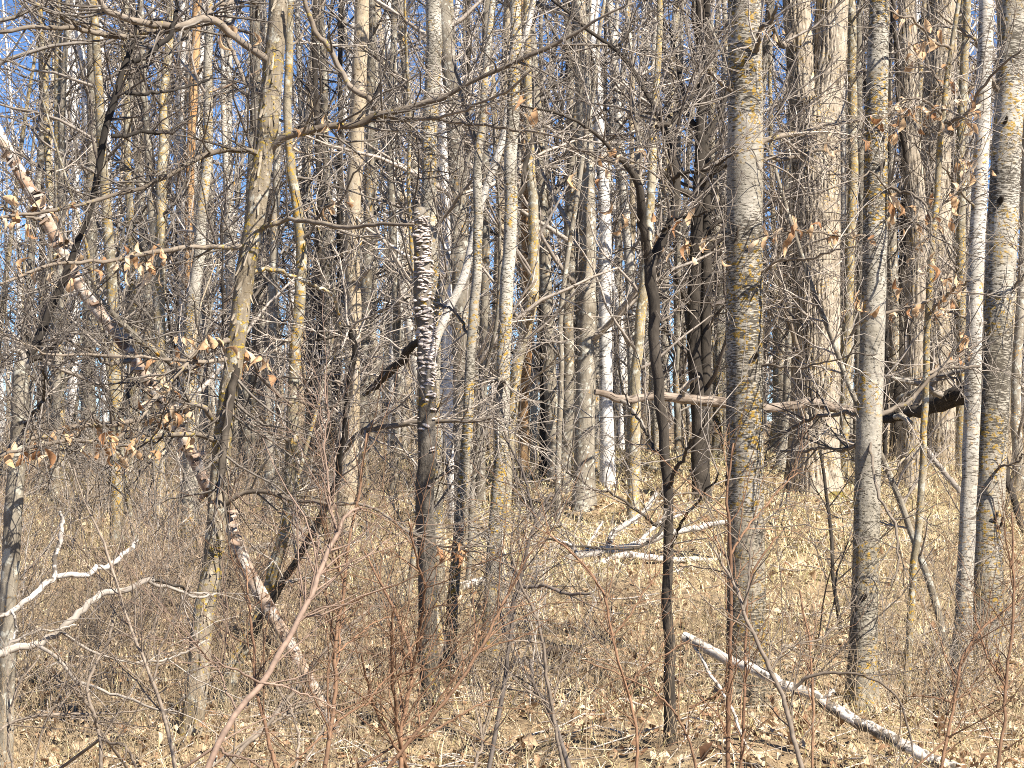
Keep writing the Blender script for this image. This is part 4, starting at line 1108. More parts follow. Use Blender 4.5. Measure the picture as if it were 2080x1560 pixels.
# ---------------------------------------------------------------- mid-distance trunks, each where the photograph shows it
MIDS = [
    # label, material, points (px, py, width), distance
    ('white birch with a curved foot, farthest towards the frame edge beyond the black limb', 'birch', [(172, 862, 20), (182, 760, 17), (192, 650, 16), (190, 500, 15), (182, 300, 15), (172, 150, 14), (150, 0, 12)], 33),
    ('white birch stem just beside the curved-foot birch', 'birch', [(212, 880, 12), (212, 620, 11), (213, 520, 11), (216, 400, 10), (215, 300, 10), (205, 120, 9), (200, 0, 8)], 38),
    ('straight white birch beside a rust-coloured trunk, above the leaf clump', 'birch', [(374, 900, 22), (370, 700, 20), (366, 540, 20), (360, 400, 19), (360, 250, 18), (366, 100, 18), (372, 0, 17)], 27),
    ('rust-coloured flaking trunk next to a straight white birch', 'rust', [(392, 905, 22), (385, 700, 20), (384, 500, 19), (386, 330, 18), (389, 200, 18), (394, 100, 18), (402, 0, 17)], 25),
    ('very thin white birch right of the rust-coloured trunk', 'birch', [(398, 890, 12), (398, 700, 11), (400, 330, 11), (403, 200, 11), (410, 60, 10), (414, 0, 9)], 34),
    ('yellow-green lichened trunk left of the straight white birch', 'lichen', [(322, 905, 26), (322, 700, 23), (318, 540, 22), (322, 330, 20), (332, 180, 18), (345, 0, 15)], 22),
    ('grey trunk leaning against the yellow-green lichened trunk', 'grey', [(330, 905, 18), (318, 600, 16), (308, 400, 15), (300, 250, 14), (288, 100, 12), (284, 0, 10)], 24),
    ('pale smooth trunk showing low behind the peeling birch', 'aspen_speckled', [(385, 1010, 32), (386, 900, 30), (388, 760, 29), (392, 640, 26), (405, 480, 23), (418, 300, 20), (425, 0, 16)], 17),
    ('dark narrow trunk between the lichened tree and the tan trunk', 'dark', [(648, 930, 17), (648, 760, 16), (649, 600, 15), (650, 480, 14), (648, 300, 13), (640, 0, 10)], 26),
    ('thin grey trunk left of the tan trunk', 'grey', [(668, 935, 17), (664, 760, 16), (662, 500, 15), (660, 250, 14), (652, 0, 12)], 28),
    ('dark grey trunk half hidden behind the tan trunk', 'grey', [(738, 930, 24), (741, 780, 23), (745, 600, 22), (750, 400, 20), (752, 200, 18), (755, 0, 15)], 24),
    ('slim grey trunk between the tan trunk and the snag', 'grey', [(800, 945, 18), (804, 780, 17), (806, 600, 16), (796, 400, 15), (796, 200, 14), (802, 0, 13)], 24),
    ('pale thin trunk close left of the snag', 'aspen_pale', [(822, 920, 12), (818, 700, 11), (812, 560, 11), (805, 380, 10), (800, 150, 9), (795, 0, 8)], 32),
    ('bright white birch stem behind the snag, leaning away at the top', 'birch', [(898, 915, 18), (899, 700, 17), (898, 420, 17), (899, 200, 17), (897, 80, 16), (896, 0, 16)], 27),
    ('forked white birch limb rising behind the snag top', 'birch', [(910, 905, 14), (908, 500, 13), (905, 200, 12), (916, 90, 12), (930, 0, 11)], 36),
    ('tan lichened trunk between the snag and the slimmer speckled aspen', 'lichen', [(930, 935, 18), (934, 800, 17), (936, 680, 17), (928, 560, 16), (924, 420, 15), (918, 200, 13), (915, 0, 11)], 23),
    ('shaded grey trunk between the two speckled aspens', 'grey', [(976, 930, 20), (980, 820, 19), (986, 700, 18), (988, 560, 18), (986, 380, 17), (984, 200, 16), (988, 0, 14)], 22),
    ('yellow-lichened trunk right of the knotted speckled aspen, bent at mid height', 'lichen', [(1030, 945, 24), (1037, 860, 22), (1045, 760, 22), (1062, 690, 23), (1082, 620, 24), (1090, 540, 22), (1086, 420, 20), (1078, 250, 17), (1070, 0, 14)], 20),
    ('orange-footed trunk behind the bent lichened trunk', 'rust', [(1064, 935, 22), (1066, 800, 21), (1068, 700, 20), (1070, 560, 18), (1068, 380, 17), (1064, 200, 16), (1062, 0, 14)], 25),
    ('black straight trunk right of the bent lichened trunk', 'black', [(1103, 932, 16), (1101, 780, 16), (1100, 640, 15), (1096, 520, 14), (1092, 400, 13), (1088, 230, 12), (1080, 0, 9)], 24),
    ('pale trunk leaning beside the black straight trunk', 'aspen_pale', [(1084, 930, 14), (1082, 760, 13), (1075, 620, 16), (1062, 520, 18), (1056, 400, 16), (1060, 200, 13), (1075, 0, 11)], 27),
    ('olive grey trunk on the knoll, left one of two close trunks', 'grey', [(1146, 938, 26), (1152, 850, 24), (1158, 720, 23), (1158, 560, 23), (1156, 420, 22), (1162, 280, 20), (1178, 150, 17), (1190, 60, 14), (1196, 0, 12)], 23),
    ('rough dark grey trunk on the knoll, right one of two close trunks', 'grey', [(1192, 938, 32), (1192, 850, 29), (1190, 720, 28), (1190, 560, 27), (1190, 420, 25), (1184, 250, 23), (1180, 100, 20), (1178, 0, 18)], 24),
    ('whitish slim trunk just right of the rough dark grey trunk', 'aspen_pale', [(1208, 935, 16), (1212, 800, 16), (1218, 680, 15), (1224, 560, 15), (1232, 450, 13), (1240, 350, 12), (1250, 150, 10), (1254, 0, 8)], 25),
    ('bleached dead white birch with forked broken limbs, far behind the knoll', 'birch', [(1262, 905, 12), (1262, 800, 12), (1257, 690, 14), (1251, 620, 12), (1240, 560, 9), (1232, 500, 6)], 38),
    ('thin brown trunk left of the orange-lichened trunk', 'tan', [(1278, 935, 14), (1280, 800, 13), (1282, 680, 12), (1284, 560, 11), (1282, 380, 10), (1276, 100, 8), (1274, 0, 7)], 24),
    ('orange-lichened trunk behind the dark forked sapling', 'lichen', [(1288, 945, 23), (1292, 850, 22), (1297, 760, 21), (1302, 680, 21), (1310, 580, 20), (1318, 450, 18), (1326, 300, 16), (1334, 120, 13), (1340, 0, 11)], 21),
    ('whitish trunk seen between the arms of the dark forked sapling', 'aspen_pale', [(1334, 920, 14), (1330, 740, 14), (1324, 520, 14), (1322, 400, 13), (1322, 250, 13), (1330, 100, 12), (1335, 0, 11)], 30),
    ('pale tan trunk behind the dark oak', 'tan', [(1432, 930, 17), (1434, 700, 17), (1430, 500, 17), (1428, 330, 17), (1432, 180, 16), (1434, 60, 16), (1436, 0, 15)], 30),
    ('grey trunk close behind the thick aspen, on its open side', 'grey', [(1455, 930, 16), (1456, 700, 15), (1458, 500, 14), (1462, 300, 13), (1468, 100, 11), (1470, 0, 10)], 33),
    ('grey-brown trunk pressed close left of the massive oak', 'grey', [(1588, 945, 24), (1596, 850, 22), (1604, 700, 21), (1610, 520, 20), (1608, 300, 20), (1602, 120, 19), (1598, 0, 18)], 27),
    ('short grey-green trunk between the thick aspen and the massive oak', 'lichen', [(1572, 950, 14), (1574, 880, 14), (1576, 780, 13), (1572, 560, 11), (1566, 300, 9), (1560, 0, 7)], 29),
    ('yellowish smooth trunk close right of the massive oak', 'lichen', [(1713, 950, 22), (1716, 850, 22), (1720, 700, 21), (1724, 520, 21), (1726, 350, 20), (1728, 150, 19), (1728, 0, 18)], 26),
    ('pale thin trunk between the yellowish trunk and the slim leaning aspen', 'aspen_pale', [(1722, 930, 13), (1728, 800, 13), (1730, 640, 13), (1716, 500, 12), (1712, 350, 11), (1715, 0, 9)], 33),
    ('grey trunk seen just behind the slim leaning aspen', 'grey', [(1738, 950, 18), (1742, 800, 17), (1746, 600, 17), (1748, 400, 16), (1746, 200, 15), (1748, 0, 14)], 28),
    ('black narrow trunk right of the slim leaning aspen', 'black', [(1798, 930, 9), (1799, 800, 9), (1801, 640, 9), (1803, 500, 8), (1806, 300, 8), (1812, 0, 6)], 26),
    ('dark furrowed trunk between the slim leaning aspen and the oaks', 'dark', [(1822, 935, 24), (1828, 760, 22), (1834, 560, 22), (1838, 400, 21), (1830, 220, 20), (1832, 80, 18), (1835, 0, 17)], 30),
    ('white birch leaning between the two pale oaks', 'birch', [(1888, 915, 14), (1886, 600, 14), (1878, 400, 14), (1873, 250, 13), (1866, 120, 13), (1862, 0, 12)], 36),
    ('brown lichened trunk between the broad oak and the pale aspen pair', 'lichen', [(1952, 930, 22), (1950, 780, 21), (1950, 600, 20), (1952, 400, 19), (1958, 200, 18), (1965, 0, 16)], 26),
    ('grey trunk at the frame edge beyond the thicker pale aspen', 'grey', [(2068, 950, 22), (2066, 850, 21), (2070, 700, 20), (2078, 500, 18), (2084, 200, 15), (2088, 0, 13)], 24),
    ('pale slim aspen rising left of the shaggy tree top', 'aspen_pale', [(478, 930, 15), (476, 700, 14), (470, 500, 13), (462, 300, 12), (455, 100, 11), (450, 0, 10)], 30),
    ('tall whitish aspen right of the shaggy tree top', 'aspen_pale', [(628, 920, 15), (624, 700, 14), (618, 480, 13), (612, 250, 13), (606, 100, 12), (602, 0, 11)], 32),
    ('grey trunk left of the curved-foot birch', 'grey', [(112, 905, 18), (116, 740, 17), (122, 560, 16), (128, 350, 14), (134, 150, 12), (138, 0, 10)], 24),
    ('olive trunk between the curved-foot birch and the lichened trunk', 'lichen', [(262, 900, 20), (266, 740, 18), (268, 560, 17), (262, 350, 15), (258, 150, 13), (256, 0, 11)], 25),
    ('grey trunk behind the shaggy tree, straight and slim', 'grey', [(512, 930, 16), (514, 760, 15), (520, 560, 14), (516, 300, 12), (512, 0, 10)], 27),
    ('greyish trunk between the lichened tree and the shaggy tree', 'grey', [(548, 960, 22), (552, 850, 20), (556, 700, 19), (560, 520, 17), (566, 300, 15), (570, 0, 12)], 21),
    ('straight grey trunk above the dark shrub shade, right of the dark forked sapling', 'grey', [(1378, 935, 14), (1376, 760, 13), (1374, 560, 12), (1378, 300, 10), (1386, 0, 8)], 28),
    ('slim leaning grey trunk over the knoll, crossing the two close trunks', 'grey', [(1134, 935, 12), (1140, 780, 11), (1146, 600, 10), (1180, 350, 10), (1208, 180, 9), (1222, 60, 8), (1228, 0, 7)], 21),
    ('dark slim trunk left of the bleached dead birch', 'dark', [(1246, 930, 10), (1243, 760, 10), (1240, 560, 9), (1232, 300, 8), (1230, 0, 6)], 30),
    ('pale trunk close right of the snag foot', 'tan', [(905, 930, 16), (908, 840, 15), (914, 720, 14), (910, 560, 13), (904, 380, 12), (902, 0, 9)], 24),
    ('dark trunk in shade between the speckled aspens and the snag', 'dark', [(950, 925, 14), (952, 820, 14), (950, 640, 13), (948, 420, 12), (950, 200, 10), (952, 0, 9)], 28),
]
TW = {'birch': 'twig', 'dark': 'twig_dark', 'black': 'twig_dark', 'lichen': 'twig', 'grey': 'twig', 'rust': 'twig_red', 'tan': 'twig', 'aspen_pale': 'twig_pale', 'aspen_speckled': 'twig'}
NAMES = {'birch': 'birch_tree', 'dark': 'dark_tree', 'black': 'dark_tree', 'lichen': 'lichened_tree', 'grey': 'grey_tree', 'rust': 'rusty_tree', 'tan': 'tan_tree', 'aspen_pale': 'aspen_tree', 'aspen_speckled': 'aspen_tree'}
for (lab, mat, pts, d) in MIDS:
    C, R = trace(pts, d, d + rng.uniform(-0.6, 0.6), 30, 0.008)
    C, R = to_ground(C, R)
    if 'bleached' not in lab:
        C, R = go_up(C, R, 5)
    base = C[0].copy()
    t = thing(NAMES[mat], base, lab, 'tree', 'trees of the wood in mid distance')
    Cs, Rs = resample(C, R, 0.15)
    Acc().tubes(Cs, Rs, 12, disp_smooth(int(rng.integers(9999)), 0.045, 0.2), close=True).build('trunk', M[mat], t, base)
    cr = Acc()
    npm = 13
    P1, R1 = spawn(C, R, npm, (0.5, 2.0), (0.5, 1.2), 8, (0.12, 0.95), 0.05, 0.14, 0.35, 0.006, 0.022)
    cr.tubes(P1, R1, 5)
    P2, R2 = spawn(P1, R1, npm * 5, (0.25, 1.0), (0.4, 1.1), 6, (0.15, 1.0), 0.03, 0.17, 0.55, 0.0058, 0.012)
    cr.tubes(P2, R2, 3)
    P3, R3 = spawn(P2, R2, npm * 9, (0.12, 0.5), (0.4, 1.1), 4, (0.15, 1.0), 0.02, 0.18, 0.6, 0.0045, 0.008)
    cr.tubes(P3, R3, 3)
    cr.build('crown', M[TW[mat]], t, base)
# ---------------------------------------------------------------- the wood behind: copies of a few built trees
def proto(kind, H, r0, npm, low, spread, twr, nsec=7, ntw=14, lean=0.03, crooked=0.02, tm=None):
    K = 26
    P = [np.zeros(3)]
    d = unit(np.array([rng.normal(0, lean), rng.normal(0, lean), 1.0]))
    for k in range(K - 1):
        P.append(P[-1] + d * H / (K - 1))
        d = unit(d + rng.normal(0, crooked, 3) * np.array([1, 1, 0.2]) + np.array([0, 0, 0.03]))
    C = np.array(P)
    C[:, 2] -= 0.1
    R = r0 * np.linspace(1.0, 0.28, K) ** 0.9
    tr = Acc().tubes(C, R, 10, disp_smooth(int(rng.integers(9999)), 0.04, 0.25))
    tme = mesh_np('trunk', np.concatenate(tr.V), np.concatenate(tr.Q), M[kind], np.concatenate(tr.B))
    cr = Acc()
    P1, R1 = spawn(C, R, npm, (0.25 * spread, spread), (0.6, 1.25), 8, (low, 1.0), 0.05, 0.13, 0.4, twr * 2, 0.03)
    cr.tubes(P1, R1, 4)
    P2, R2 = spawn(P1, R1, npm * nsec, (0.15 * spread, 0.5 * spread), (0.4, 1.1), 6, (0.12, 1.0), 0.03, 0.17, 0.5, twr * 1.2, 0.012)
    cr.tubes(P2, R2, 3)
    P3, R3 = spawn(P2, R2, npm * ntw, (0.06 * spread, 0.24 * spread), (0.4, 1.1), 4, (0.12, 1.0), 0.02, 0.18, 0.6, twr, 0.006)
    cr.tubes(P3, R3, 3)
    cme = mesh_np('crown', np.concatenate(cr.V), np.concatenate(cr.Q), M[tm or TW[kind]], np.concatenate(cr.B))
    return (kind, tme, cme)


PROTO_MID = [proto(k, H, r, n_, lo, sp, 0.0085, 4, 6) for (k, H, r, n_, lo, sp) in [
    ('grey', 11, 0.085, 34, 0.10, 2.2), ('grey', 12, 0.11, 30, 0.14, 2.4), ('aspen_pale', 13, 0.09, 26, 0.2, 2.0), ('birch', 13, 0.085, 26, 0.2, 2.0),
    ('lichen', 11, 0.09, 32, 0.10, 2.2), ('dark', 10, 0.07, 34, 0.10, 2.2), ('aspen_speckled', 12, 0.08, 28, 0.16, 2.0), ('tan', 12, 0.10, 26, 0.2, 2.0)]]
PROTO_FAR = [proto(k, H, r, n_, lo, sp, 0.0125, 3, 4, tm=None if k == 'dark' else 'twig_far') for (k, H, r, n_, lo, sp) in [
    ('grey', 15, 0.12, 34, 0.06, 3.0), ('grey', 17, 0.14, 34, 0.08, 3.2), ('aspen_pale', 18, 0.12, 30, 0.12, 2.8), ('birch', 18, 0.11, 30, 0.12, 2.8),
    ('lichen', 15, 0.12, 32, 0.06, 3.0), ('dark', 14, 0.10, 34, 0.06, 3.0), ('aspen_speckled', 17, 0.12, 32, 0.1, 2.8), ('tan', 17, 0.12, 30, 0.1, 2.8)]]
PROTO_SAP = [proto(k, H, r, n_, lo, sp, 0.0045, 5, 9, 0.08, 0.05) for (k, H, r, n_, lo, sp) in [
    ('grey', 4.6, 0.024, 20, 0.12, 1.2), ('grey', 5.5, 0.03, 22, 0.15, 1.3), ('dark', 4.2, 0.022, 20, 0.12, 1.2), ('lichen', 5.0, 0.028, 22, 0.15, 1.3), ('tan', 4.0, 0.02, 18, 0.1, 1.1)]]

ANCH = [(-60, 'the frame edge'), (182, 'the curved-foot birch'), (420, 'the shaggy tree'), (590, 'the lichened tree'), (718, 'the tan trunk'), (864, 'the snag'), (1020, 'the knotted aspen'), (1192, 'the close trunk pair'),
        (1345, 'the forked sapling'), (1513, 'the thick aspen'), (1658, 'the massive oak'), (1768, 'the leaning aspen'), (1905, 'the broad oak'), (2020, 'the aspen pair'), (2150, 'the frame edge')]
KIND_WORD = {'grey': 'grey', 'aspen_pale': 'pale', 'birch': 'white-barked', 'lichen': 'yellowish', 'dark': 'dark', 'aspen_speckled': 'speckled', 'tan': 'tan'}
ORD = ['first', 'second', 'third', 'fourth', 'fifth', 'sixth', 'seventh', 'eighth', 'ninth', 'tenth', 'eleventh', 'twelfth', 'thirteenth', 'fourteenth', 'fifteenth', 'sixteenth']
PENDING = {}


def place(proto_, x, y, s, name, cat, group, where, noun, rz=None, tilt=0.03):
    kind, tme, cme = proto_
    e = link(bpy.data.objects.new(name, None))
    e.location = (x, y, float(ground(x, y)))
    e.rotation_euler = (random.gauss(0, tilt), random.gauss(0, tilt), random.uniform(0, 6.28) if rz is None else rz)
    e.scale = (s, s, s)
    for nm, me in (('trunk', tme), ('crown', cme)):
        o = link(bpy.data.objects.new(nm, me))
        o.parent = e
    tag(e, None, cat, group)
    px = 1040 + F * x / y
    i = max(k for k in range(len(ANCH) - 1) if ANCH[k][0] <= max(px, -60))
    PENDING.setdefault((i, kind, where, noun), []).append((px, e))
    return e


def sunny(x, y):
    """the strip the sun reaches the oaks through stays free of random trees"""
    return 3.0 < x < 12 and 13 < y < 26


def jittered(n, lo, hi):
    e = np.linspace(lo, hi, n + 1)
    return [random.uniform(e[i], e[i + 1]) for i in range(n)]


def pick(protos, weights):
    return random.choices(protos, weights)[0]


W = [4, 3, 2.6, 3.0, 2.2, 3.0, 2, 1.5]
for px in jittered(44, -80, 2160):
    y = random.uniform(19, 38)
    if sunny((px - 1040) / F * y, y):
        y += 14
    place(pick(PROTO_MID, W), (px - 1040) / F * y, y, random.uniform(0.75, 1.15), 'woodland_tree', 'tree', 'trees of the wood behind', 'halfway back', 'tree')
for px in jittered(60, -100, 2180):
    y = random.uniform(38, 62)
    place(pick(PROTO_FAR, W), (px - 1040) / F * y, y, random.uniform(0.75, 1.1), 'woodland_tree', 'tree', 'trees of the wood behind', 'deep back', 'tree')
for px in jittered(58, -100, 2180):
    y = random.uniform(62, 98)
    place(pick(PROTO_FAR, W), (px - 1040) / F * y, y, random.uniform(0.8, 1.2), 'woodland_tree', 'tree', 'trees of the wood behind', 'farthest back', 'tree')
for px in jittered(46, -80, 2160):
    y = random.uniform(12.5, 30)
    if 960 < px < 1600 and 14 < y < 24 or sunny((px - 1040) / F * y, y):
        y += 14
    place(pick(PROTO_SAP, [4, 3, 3, 2, 2]), (px - 1040) / F * y, y, random.uniform(0.7, 1.1), 'young_sapling', 'sapling', 'young saplings under the trees', 'before the wood', 'sapling', tilt=0.08)


def finish_labels():
    for (i, kind, where, noun), lst in PENDING.items():
        lst.sort(key=lambda q: q[0])
        for k, (px, e) in enumerate(lst):
            o = ORD[min(k, len(ORD) - 1)] + ' ' if len(lst) > 1 else ''
            e['label'] = '%s%s %s %s, from %s towards %s' % (o, KIND_WORD.get(kind, kind), noun, where, ANCH[i][1], ANCH[i + 1][1].replace('the frame', 'frame'))


# trees beside and behind the camera: their bare crowns dapple the ground with shade
for k, (x, y, s, pi) in enumerate([(9.9, 4.0, 1.0, 6), (2.6, -6.5, 0.9, 7)]):
    kind, tme, cme = PROTO_MID[pi]
    e = thing('woodland_tree', (x, y, float(ground(x, y))), '%s %s tree outside the view, shading the clearing from the sunny side' % (ORD[k], KIND_WORD[kind]), 'tree', 'trees around the viewpoint')
    e.scale = (s, s, s)
    e.rotation_euler = (0, 0, random.uniform(0, 6))
    for nm, me in (('trunk', tme), ('crown', cme)):
        o = link(bpy.data.objects.new(nm, me))
        o.parent = e


# ---------------------------------------------------------------- the far wood, one mass
def far_wood():
    a = Acc()
    n = 420
    y = rng.uniform(98, 150, n)
    x = rng.uniform(-1, 1, n) * (0.3 * y + 6)
    K = 6
    H = rng.uniform(5, 11, n)
    P = np.stack([np.stack([x + rng.normal(0, .25, n) * k, y, ground(x, y) + H * k / (K - 1)], -1) for k in range(K)], 1)
    R = rng.uniform(0.06, 0.16, n)[:, None] * np.linspace(1, 0.35, K)[None]
    a.tubes(P, R, 4)
    P1, R1 = spawn(P, R, 4200, (0.6, 2.6), (0.4, 1.2), 5, (0.03, 1.0), 0.05, 0.18, 0.4, 0.014, 0.03)
    a.tubes(P1, R1, 3)
    P2, R2 = spawn(P1, R1, 3800, (0.3, 1.2), (0.4, 1.1), 4, (0.1, 1.0), 0.03, 0.18, 0.6, 0.011, 0.018)
    a.tubes(P2, R2, 3)
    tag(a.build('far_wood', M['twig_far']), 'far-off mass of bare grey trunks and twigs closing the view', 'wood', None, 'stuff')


far_wood()


# ---------------------------------------------------------------- shrubs and brush
def shrub_proto(nst, H, r, tw, mat, lean=0.35, ntw=9, nt2=2):
    a = Acc()
    P, R = [], []
    for k in range(nst):
        az = rng.uniform(0, 6.28)
        d = unit(np.array([math.cos(az) * lean * rng.uniform(.2, 1.3), math.sin(az) * lean * rng.uniform(.2, 1.3), 1.0]))
        p = np.array([rng.normal(0, .06), rng.normal(0, .06), -0.05])
        L = H * rng.uniform(0.6, 1.1)
        pts = [p]
        for j in range(8):
            pts.append(pts[-1] + d * L / 8)
            d = unit(d + rng.normal(0, 0.11, 3) + np.array([0, 0, 0.02]))
        P.append(pts)
        R.append(r * rng.uniform(0.7, 1.2) * np.linspace(1, 0.4, 9))
    P, R = np.array(P), np.array(R)
    stems = [mesh_np('stem', np.concatenate(x.V), np.concatenate(x.Q), M[mat], np.concatenate(x.B)) for x in (Acc().tubes(P[k], R[k], 5) for k in range(nst))]
    P1, R1 = spawn(P, R, nst * ntw, (0.15, 0.5 * H), (0.4, 1.0), 5, (0.2, 1.0), 0.04, 0.15, 0.6, tw, 0.006)
    a.tubes(P1, R1, 3)
    P2, R2 = spawn(P1, R1, nst * ntw * nt2, (0.06, 0.25 * H), (0.4, 1.0), 4, (0.2, 1.0), 0.03, 0.15, 0.7, tw * 0.8, 0.004)
    a.tubes(P2, R2, 3)
    crown = mesh_np('crown', np.concatenate(a.V), np.concatenate(a.Q), M[mat], np.concatenate(a.B))
    return (stems, crown)


SHRUB = {'russet': [shrub_proto(6, 1.2, 0.0045, 0.0024, 'twig_red'), shrub_proto(8, 1.0, 0.004, 0.0022, 'twig_red', 0.45)],
         'grey-stemmed': [shrub_proto(5, 1.3, 0.005, 0.0025, 'twig_pale', 0.4), shrub_proto(7, 1.0, 0.0045, 0.0024, 'twig', 0.5)],
         'dark': [shrub_proto(4, 1.4, 0.006, 0.0026, 'twig_dark', 0.45)]}
SH_ROWS = [(-80, 620, 18, 10.5, 15, ['russet', 'russet', 'grey-stemmed']), (-80, 700, 26, 15, 24, ['russet', 'russet', 'russet', 'grey-stemmed']), (-80, 800, 22, 24, 36, ['russet', 'russet', 'grey-stemmed']),
           (620, 2160, 14, 9.8, 15, ['russet', 'grey-stemmed', 'grey-stemmed', 'dark']), (700, 2160, 22, 15, 26, ['russet', 'grey-stemmed', 'dark']), (800, 2160, 30, 28, 44, ['russet', 'grey-stemmed', 'grey-stemmed', 'dark'])]
for (x0, x1, n_, y0, y1, kinds) in SH_ROWS:
    for px in jittered(n_, x0, x1):
        y = random.uniform(y0, y1)
        x = (px - 1040) / F * y
        if 930 < px < 1560 and 14 < y < 30 or 1540 < px < 1780 and 11 < y < 26:
            continue
        kd = random.choice(kinds)
        stems, crown = random.choice(SHRUB[kd])
        e = link(bpy.data.objects.new('bare_shrub', None))
        e.location = (x, y, float(ground(x, y)))
        e.rotation_euler = (0, 0, random.uniform(0, 6.28))
        s = random.uniform(0.65, 1.1) * (1.0 if y < 24 else 1.25)
        e.scale = (s, s, s)
        for me in stems:
            o = link(bpy.data.objects.new('stem', me))
            o.parent = e
        o = link(bpy.data.objects.new('crown', crown))
        o.parent = e
        tag(e, None, 'shrub', 'bare shrubs on the forest floor')
        i = max(k for k in range(len(ANCH) - 1) if ANCH[k][0] <= max(px, -60))
        PENDING.setdefault((i, kd, 'near' if y0 < 15 else 'on the slope' if y0 < 24 else 'farther back', 'leafless shrub'), []).append((px, e))
finish_labels()


# ---------------------------------------------------------------- fallen wood
def fallen(name, label, mat, pts, d0, d1, cat='log', subs=(), n=14, twigs=0, tmat='twig_pale', lift=None, amp=0.09, sub_name='branch'):
    C, R = trace(pts, d0, d1, 40, 0.006)
    R = R * 0.9
    if lift is not None:        # lies on the floor
        C[:, 2] = ground(C[:, 0], C[:, 1]) + R * 0.8 + lift
    base = C[0].copy()
    t = thing(name, base, label, cat)
    Acc().tubes(C, R, n, disp_smooth(int(rng.integers(9999)), amp, 0.0), close=True).build('trunk' if cat == 'log' else 'main_stem', M[mat], t, base)
    BP, BR = [], []
    for s in subs:
        p, dd = s[0], s[1]
        j = int(np.argmin([np.hypot(1040 + F * (c[0]) / ((c - CAM) @ fwd) - p[0][0], 780 - F * ((c - CAM) @ upv) / ((c - CAM) @ fwd) - p[0][1]) for c in C]))
        bC, bR = trace(p, C[j][1], C[j][1] + dd, 26, 0.003)
        bC = bC + np.exp(-np.linspace(0, 6, 26))[:, None] * (C[j] - bC[0])
        Acc().tubes(bC, bR, 8, disp_smooth(int(rng.integers(9999)), 0.05, 0.0), close=True).build(sub_name, M[s[2] if len(s) > 2 else mat], t, base)
        BP.append(bC)
        BR.append(bR)
    if twigs:
        src = (np.stack(BP), np.stack(BR)) if BP else (C, R)
        a = Acc()
        P1, R1 = spawn(src[0], src[1], twigs, (0.12, 0.5), (0.4, 1.1), 5, (0.1, 1), 0.0, 0.16, 0.5, 0.002, 0.005)
        a.tubes(P1, R1, 4)
        P2, R2 = spawn(P1, R1, twigs * 2, (0.05, 0.25), (0.4, 1.1), 4, (0.1, 1), 0.0, 0.16, 0.6, 0.0016, 0.003)
        a.tubes(P2, R2, 3)
        a.build('crown', M[tmat], t, base)
    return t


fallen('fallen_birch_log', 'white birch pole lying slantwise across the foot of the thick aspen', 'birch_log',
       [(1388, 1292, 21), (1480, 1335, 23), (1570, 1375, 25), (1680, 1430, 26), (1790, 1480, 27), (1880, 1525, 28), (1990, 1580, 29)], 8.9, 8.0,
       subs=[([(1670, 1425, 9), (1685, 1405, 8), (1692, 1400, 6)], 0.0), ([(1405, 1305, 8), (1440, 1370, 7), (1480, 1430, 7), (1500, 1480, 6), (1530, 1540, 5)], -0.3)])
fallen('fallen_dead_branch', 'bleached dead branch with a tall fork reaching in from the frame edge', 'birch_log',
       [(-30, 1262, 12), (0, 1246, 12), (60, 1208, 12), (115, 1178, 13), (165, 1168, 12), (210, 1142, 11), (250, 1115, 10), (280, 1094, 7)], 6.6, 6.9, 'dead branch',
       subs=[([(113, 1178, 11), (113, 1140, 10), (122, 1100, 10), (127, 1065, 9), (122, 1040, 6)], 0.1), ([(20, 1235, 5), (30, 1270, 5), (22, 1300, 4)], -0.2)])
fallen('fallen_dead_branch', 'pale grey dead branch just below the bleached forked one, splitting into thin twigs', 'deadwood',
       [(-30, 1345, 20), (0, 1325, 20), (35, 1308, 18), (80, 1300, 16), (130, 1272, 15), (175, 1235, 15), (220, 1215, 14), (265, 1195, 13), (300, 1180, 11), (312, 1174, 7)], 6.2, 6.6, 'dead branch',
       subs=[([(75, 1302, 9), (105, 1330, 8), (125, 1350, 7), (155, 1378, 7), (200, 1398, 6), (250, 1412, 6), (300, 1432, 5), (360, 1450, 4)], -0.2), ([(300, 1184, 8), (340, 1200, 7), (400, 1218, 6), (440, 1205, 4)], 0.3),
             ([(308, 1180, 7), (350, 1183, 6), (385, 1195, 5), (395, 1215, 4)], 0.4, 'dark'), ([(250, 1412, 6), (300, 1370, 5), (360, 1338, 5), (425, 1300, 4)], 0.2), ([(0, 1300, 6), (60, 1285, 5), (155, 1270, 4)], 0.1)], twigs=14)
fallen('fallen_log', 'brown rotting log lying behind the shaggy tree foot', 'rotten',
       [(210, 1228, 14), (260, 1235, 18), (300, 1238, 22), (390, 1252, 24), (480, 1264, 26), (560, 1275, 26), (640, 1292, 22), (700, 1310, 18)], 15.0, 13.6, amp=0.09, lift=0.06)
fallen('fallen_log', 'rotting brown log lying past the snag foot, barkless in the middle', 'rotten',
       [(690, 1300, 16), (760, 1325, 24), (850, 1345, 30), (930, 1352, 32), (1040, 1356, 30), (1120, 1362, 24), (1180, 1372, 14)], 12.9, 12.2, amp=0.10, lift=0.03)
fallen('fallen_birch_branch', 'broken white birch top with forking limbs on the knoll slope', 'birch_log',
       [(1095, 1158, 20), (1150, 1138, 19), (1210, 1120, 18), (1280, 1110, 17), (1350, 1088, 15), (1420, 1072, 13), (1480, 1060, 9)], 17.6, 18.3, 'fallen branch',
       subs=[([(1235, 1118, 14), (1245, 1085, 13), (1262, 1070, 12), (1300, 1045, 10), (1335, 1000, 9)], 0.3), ([(1180, 1130, 10), (1160, 1112, 8), (1130, 1095, 6)], 0.2), ([(1290, 1108, 9), (1340, 1062, 7), (1400, 1040, 5)], 0.4), ([(1180, 1128, 8), (1200, 1100, 6), (1225, 1060, 4)], 0.2)], twigs=14)
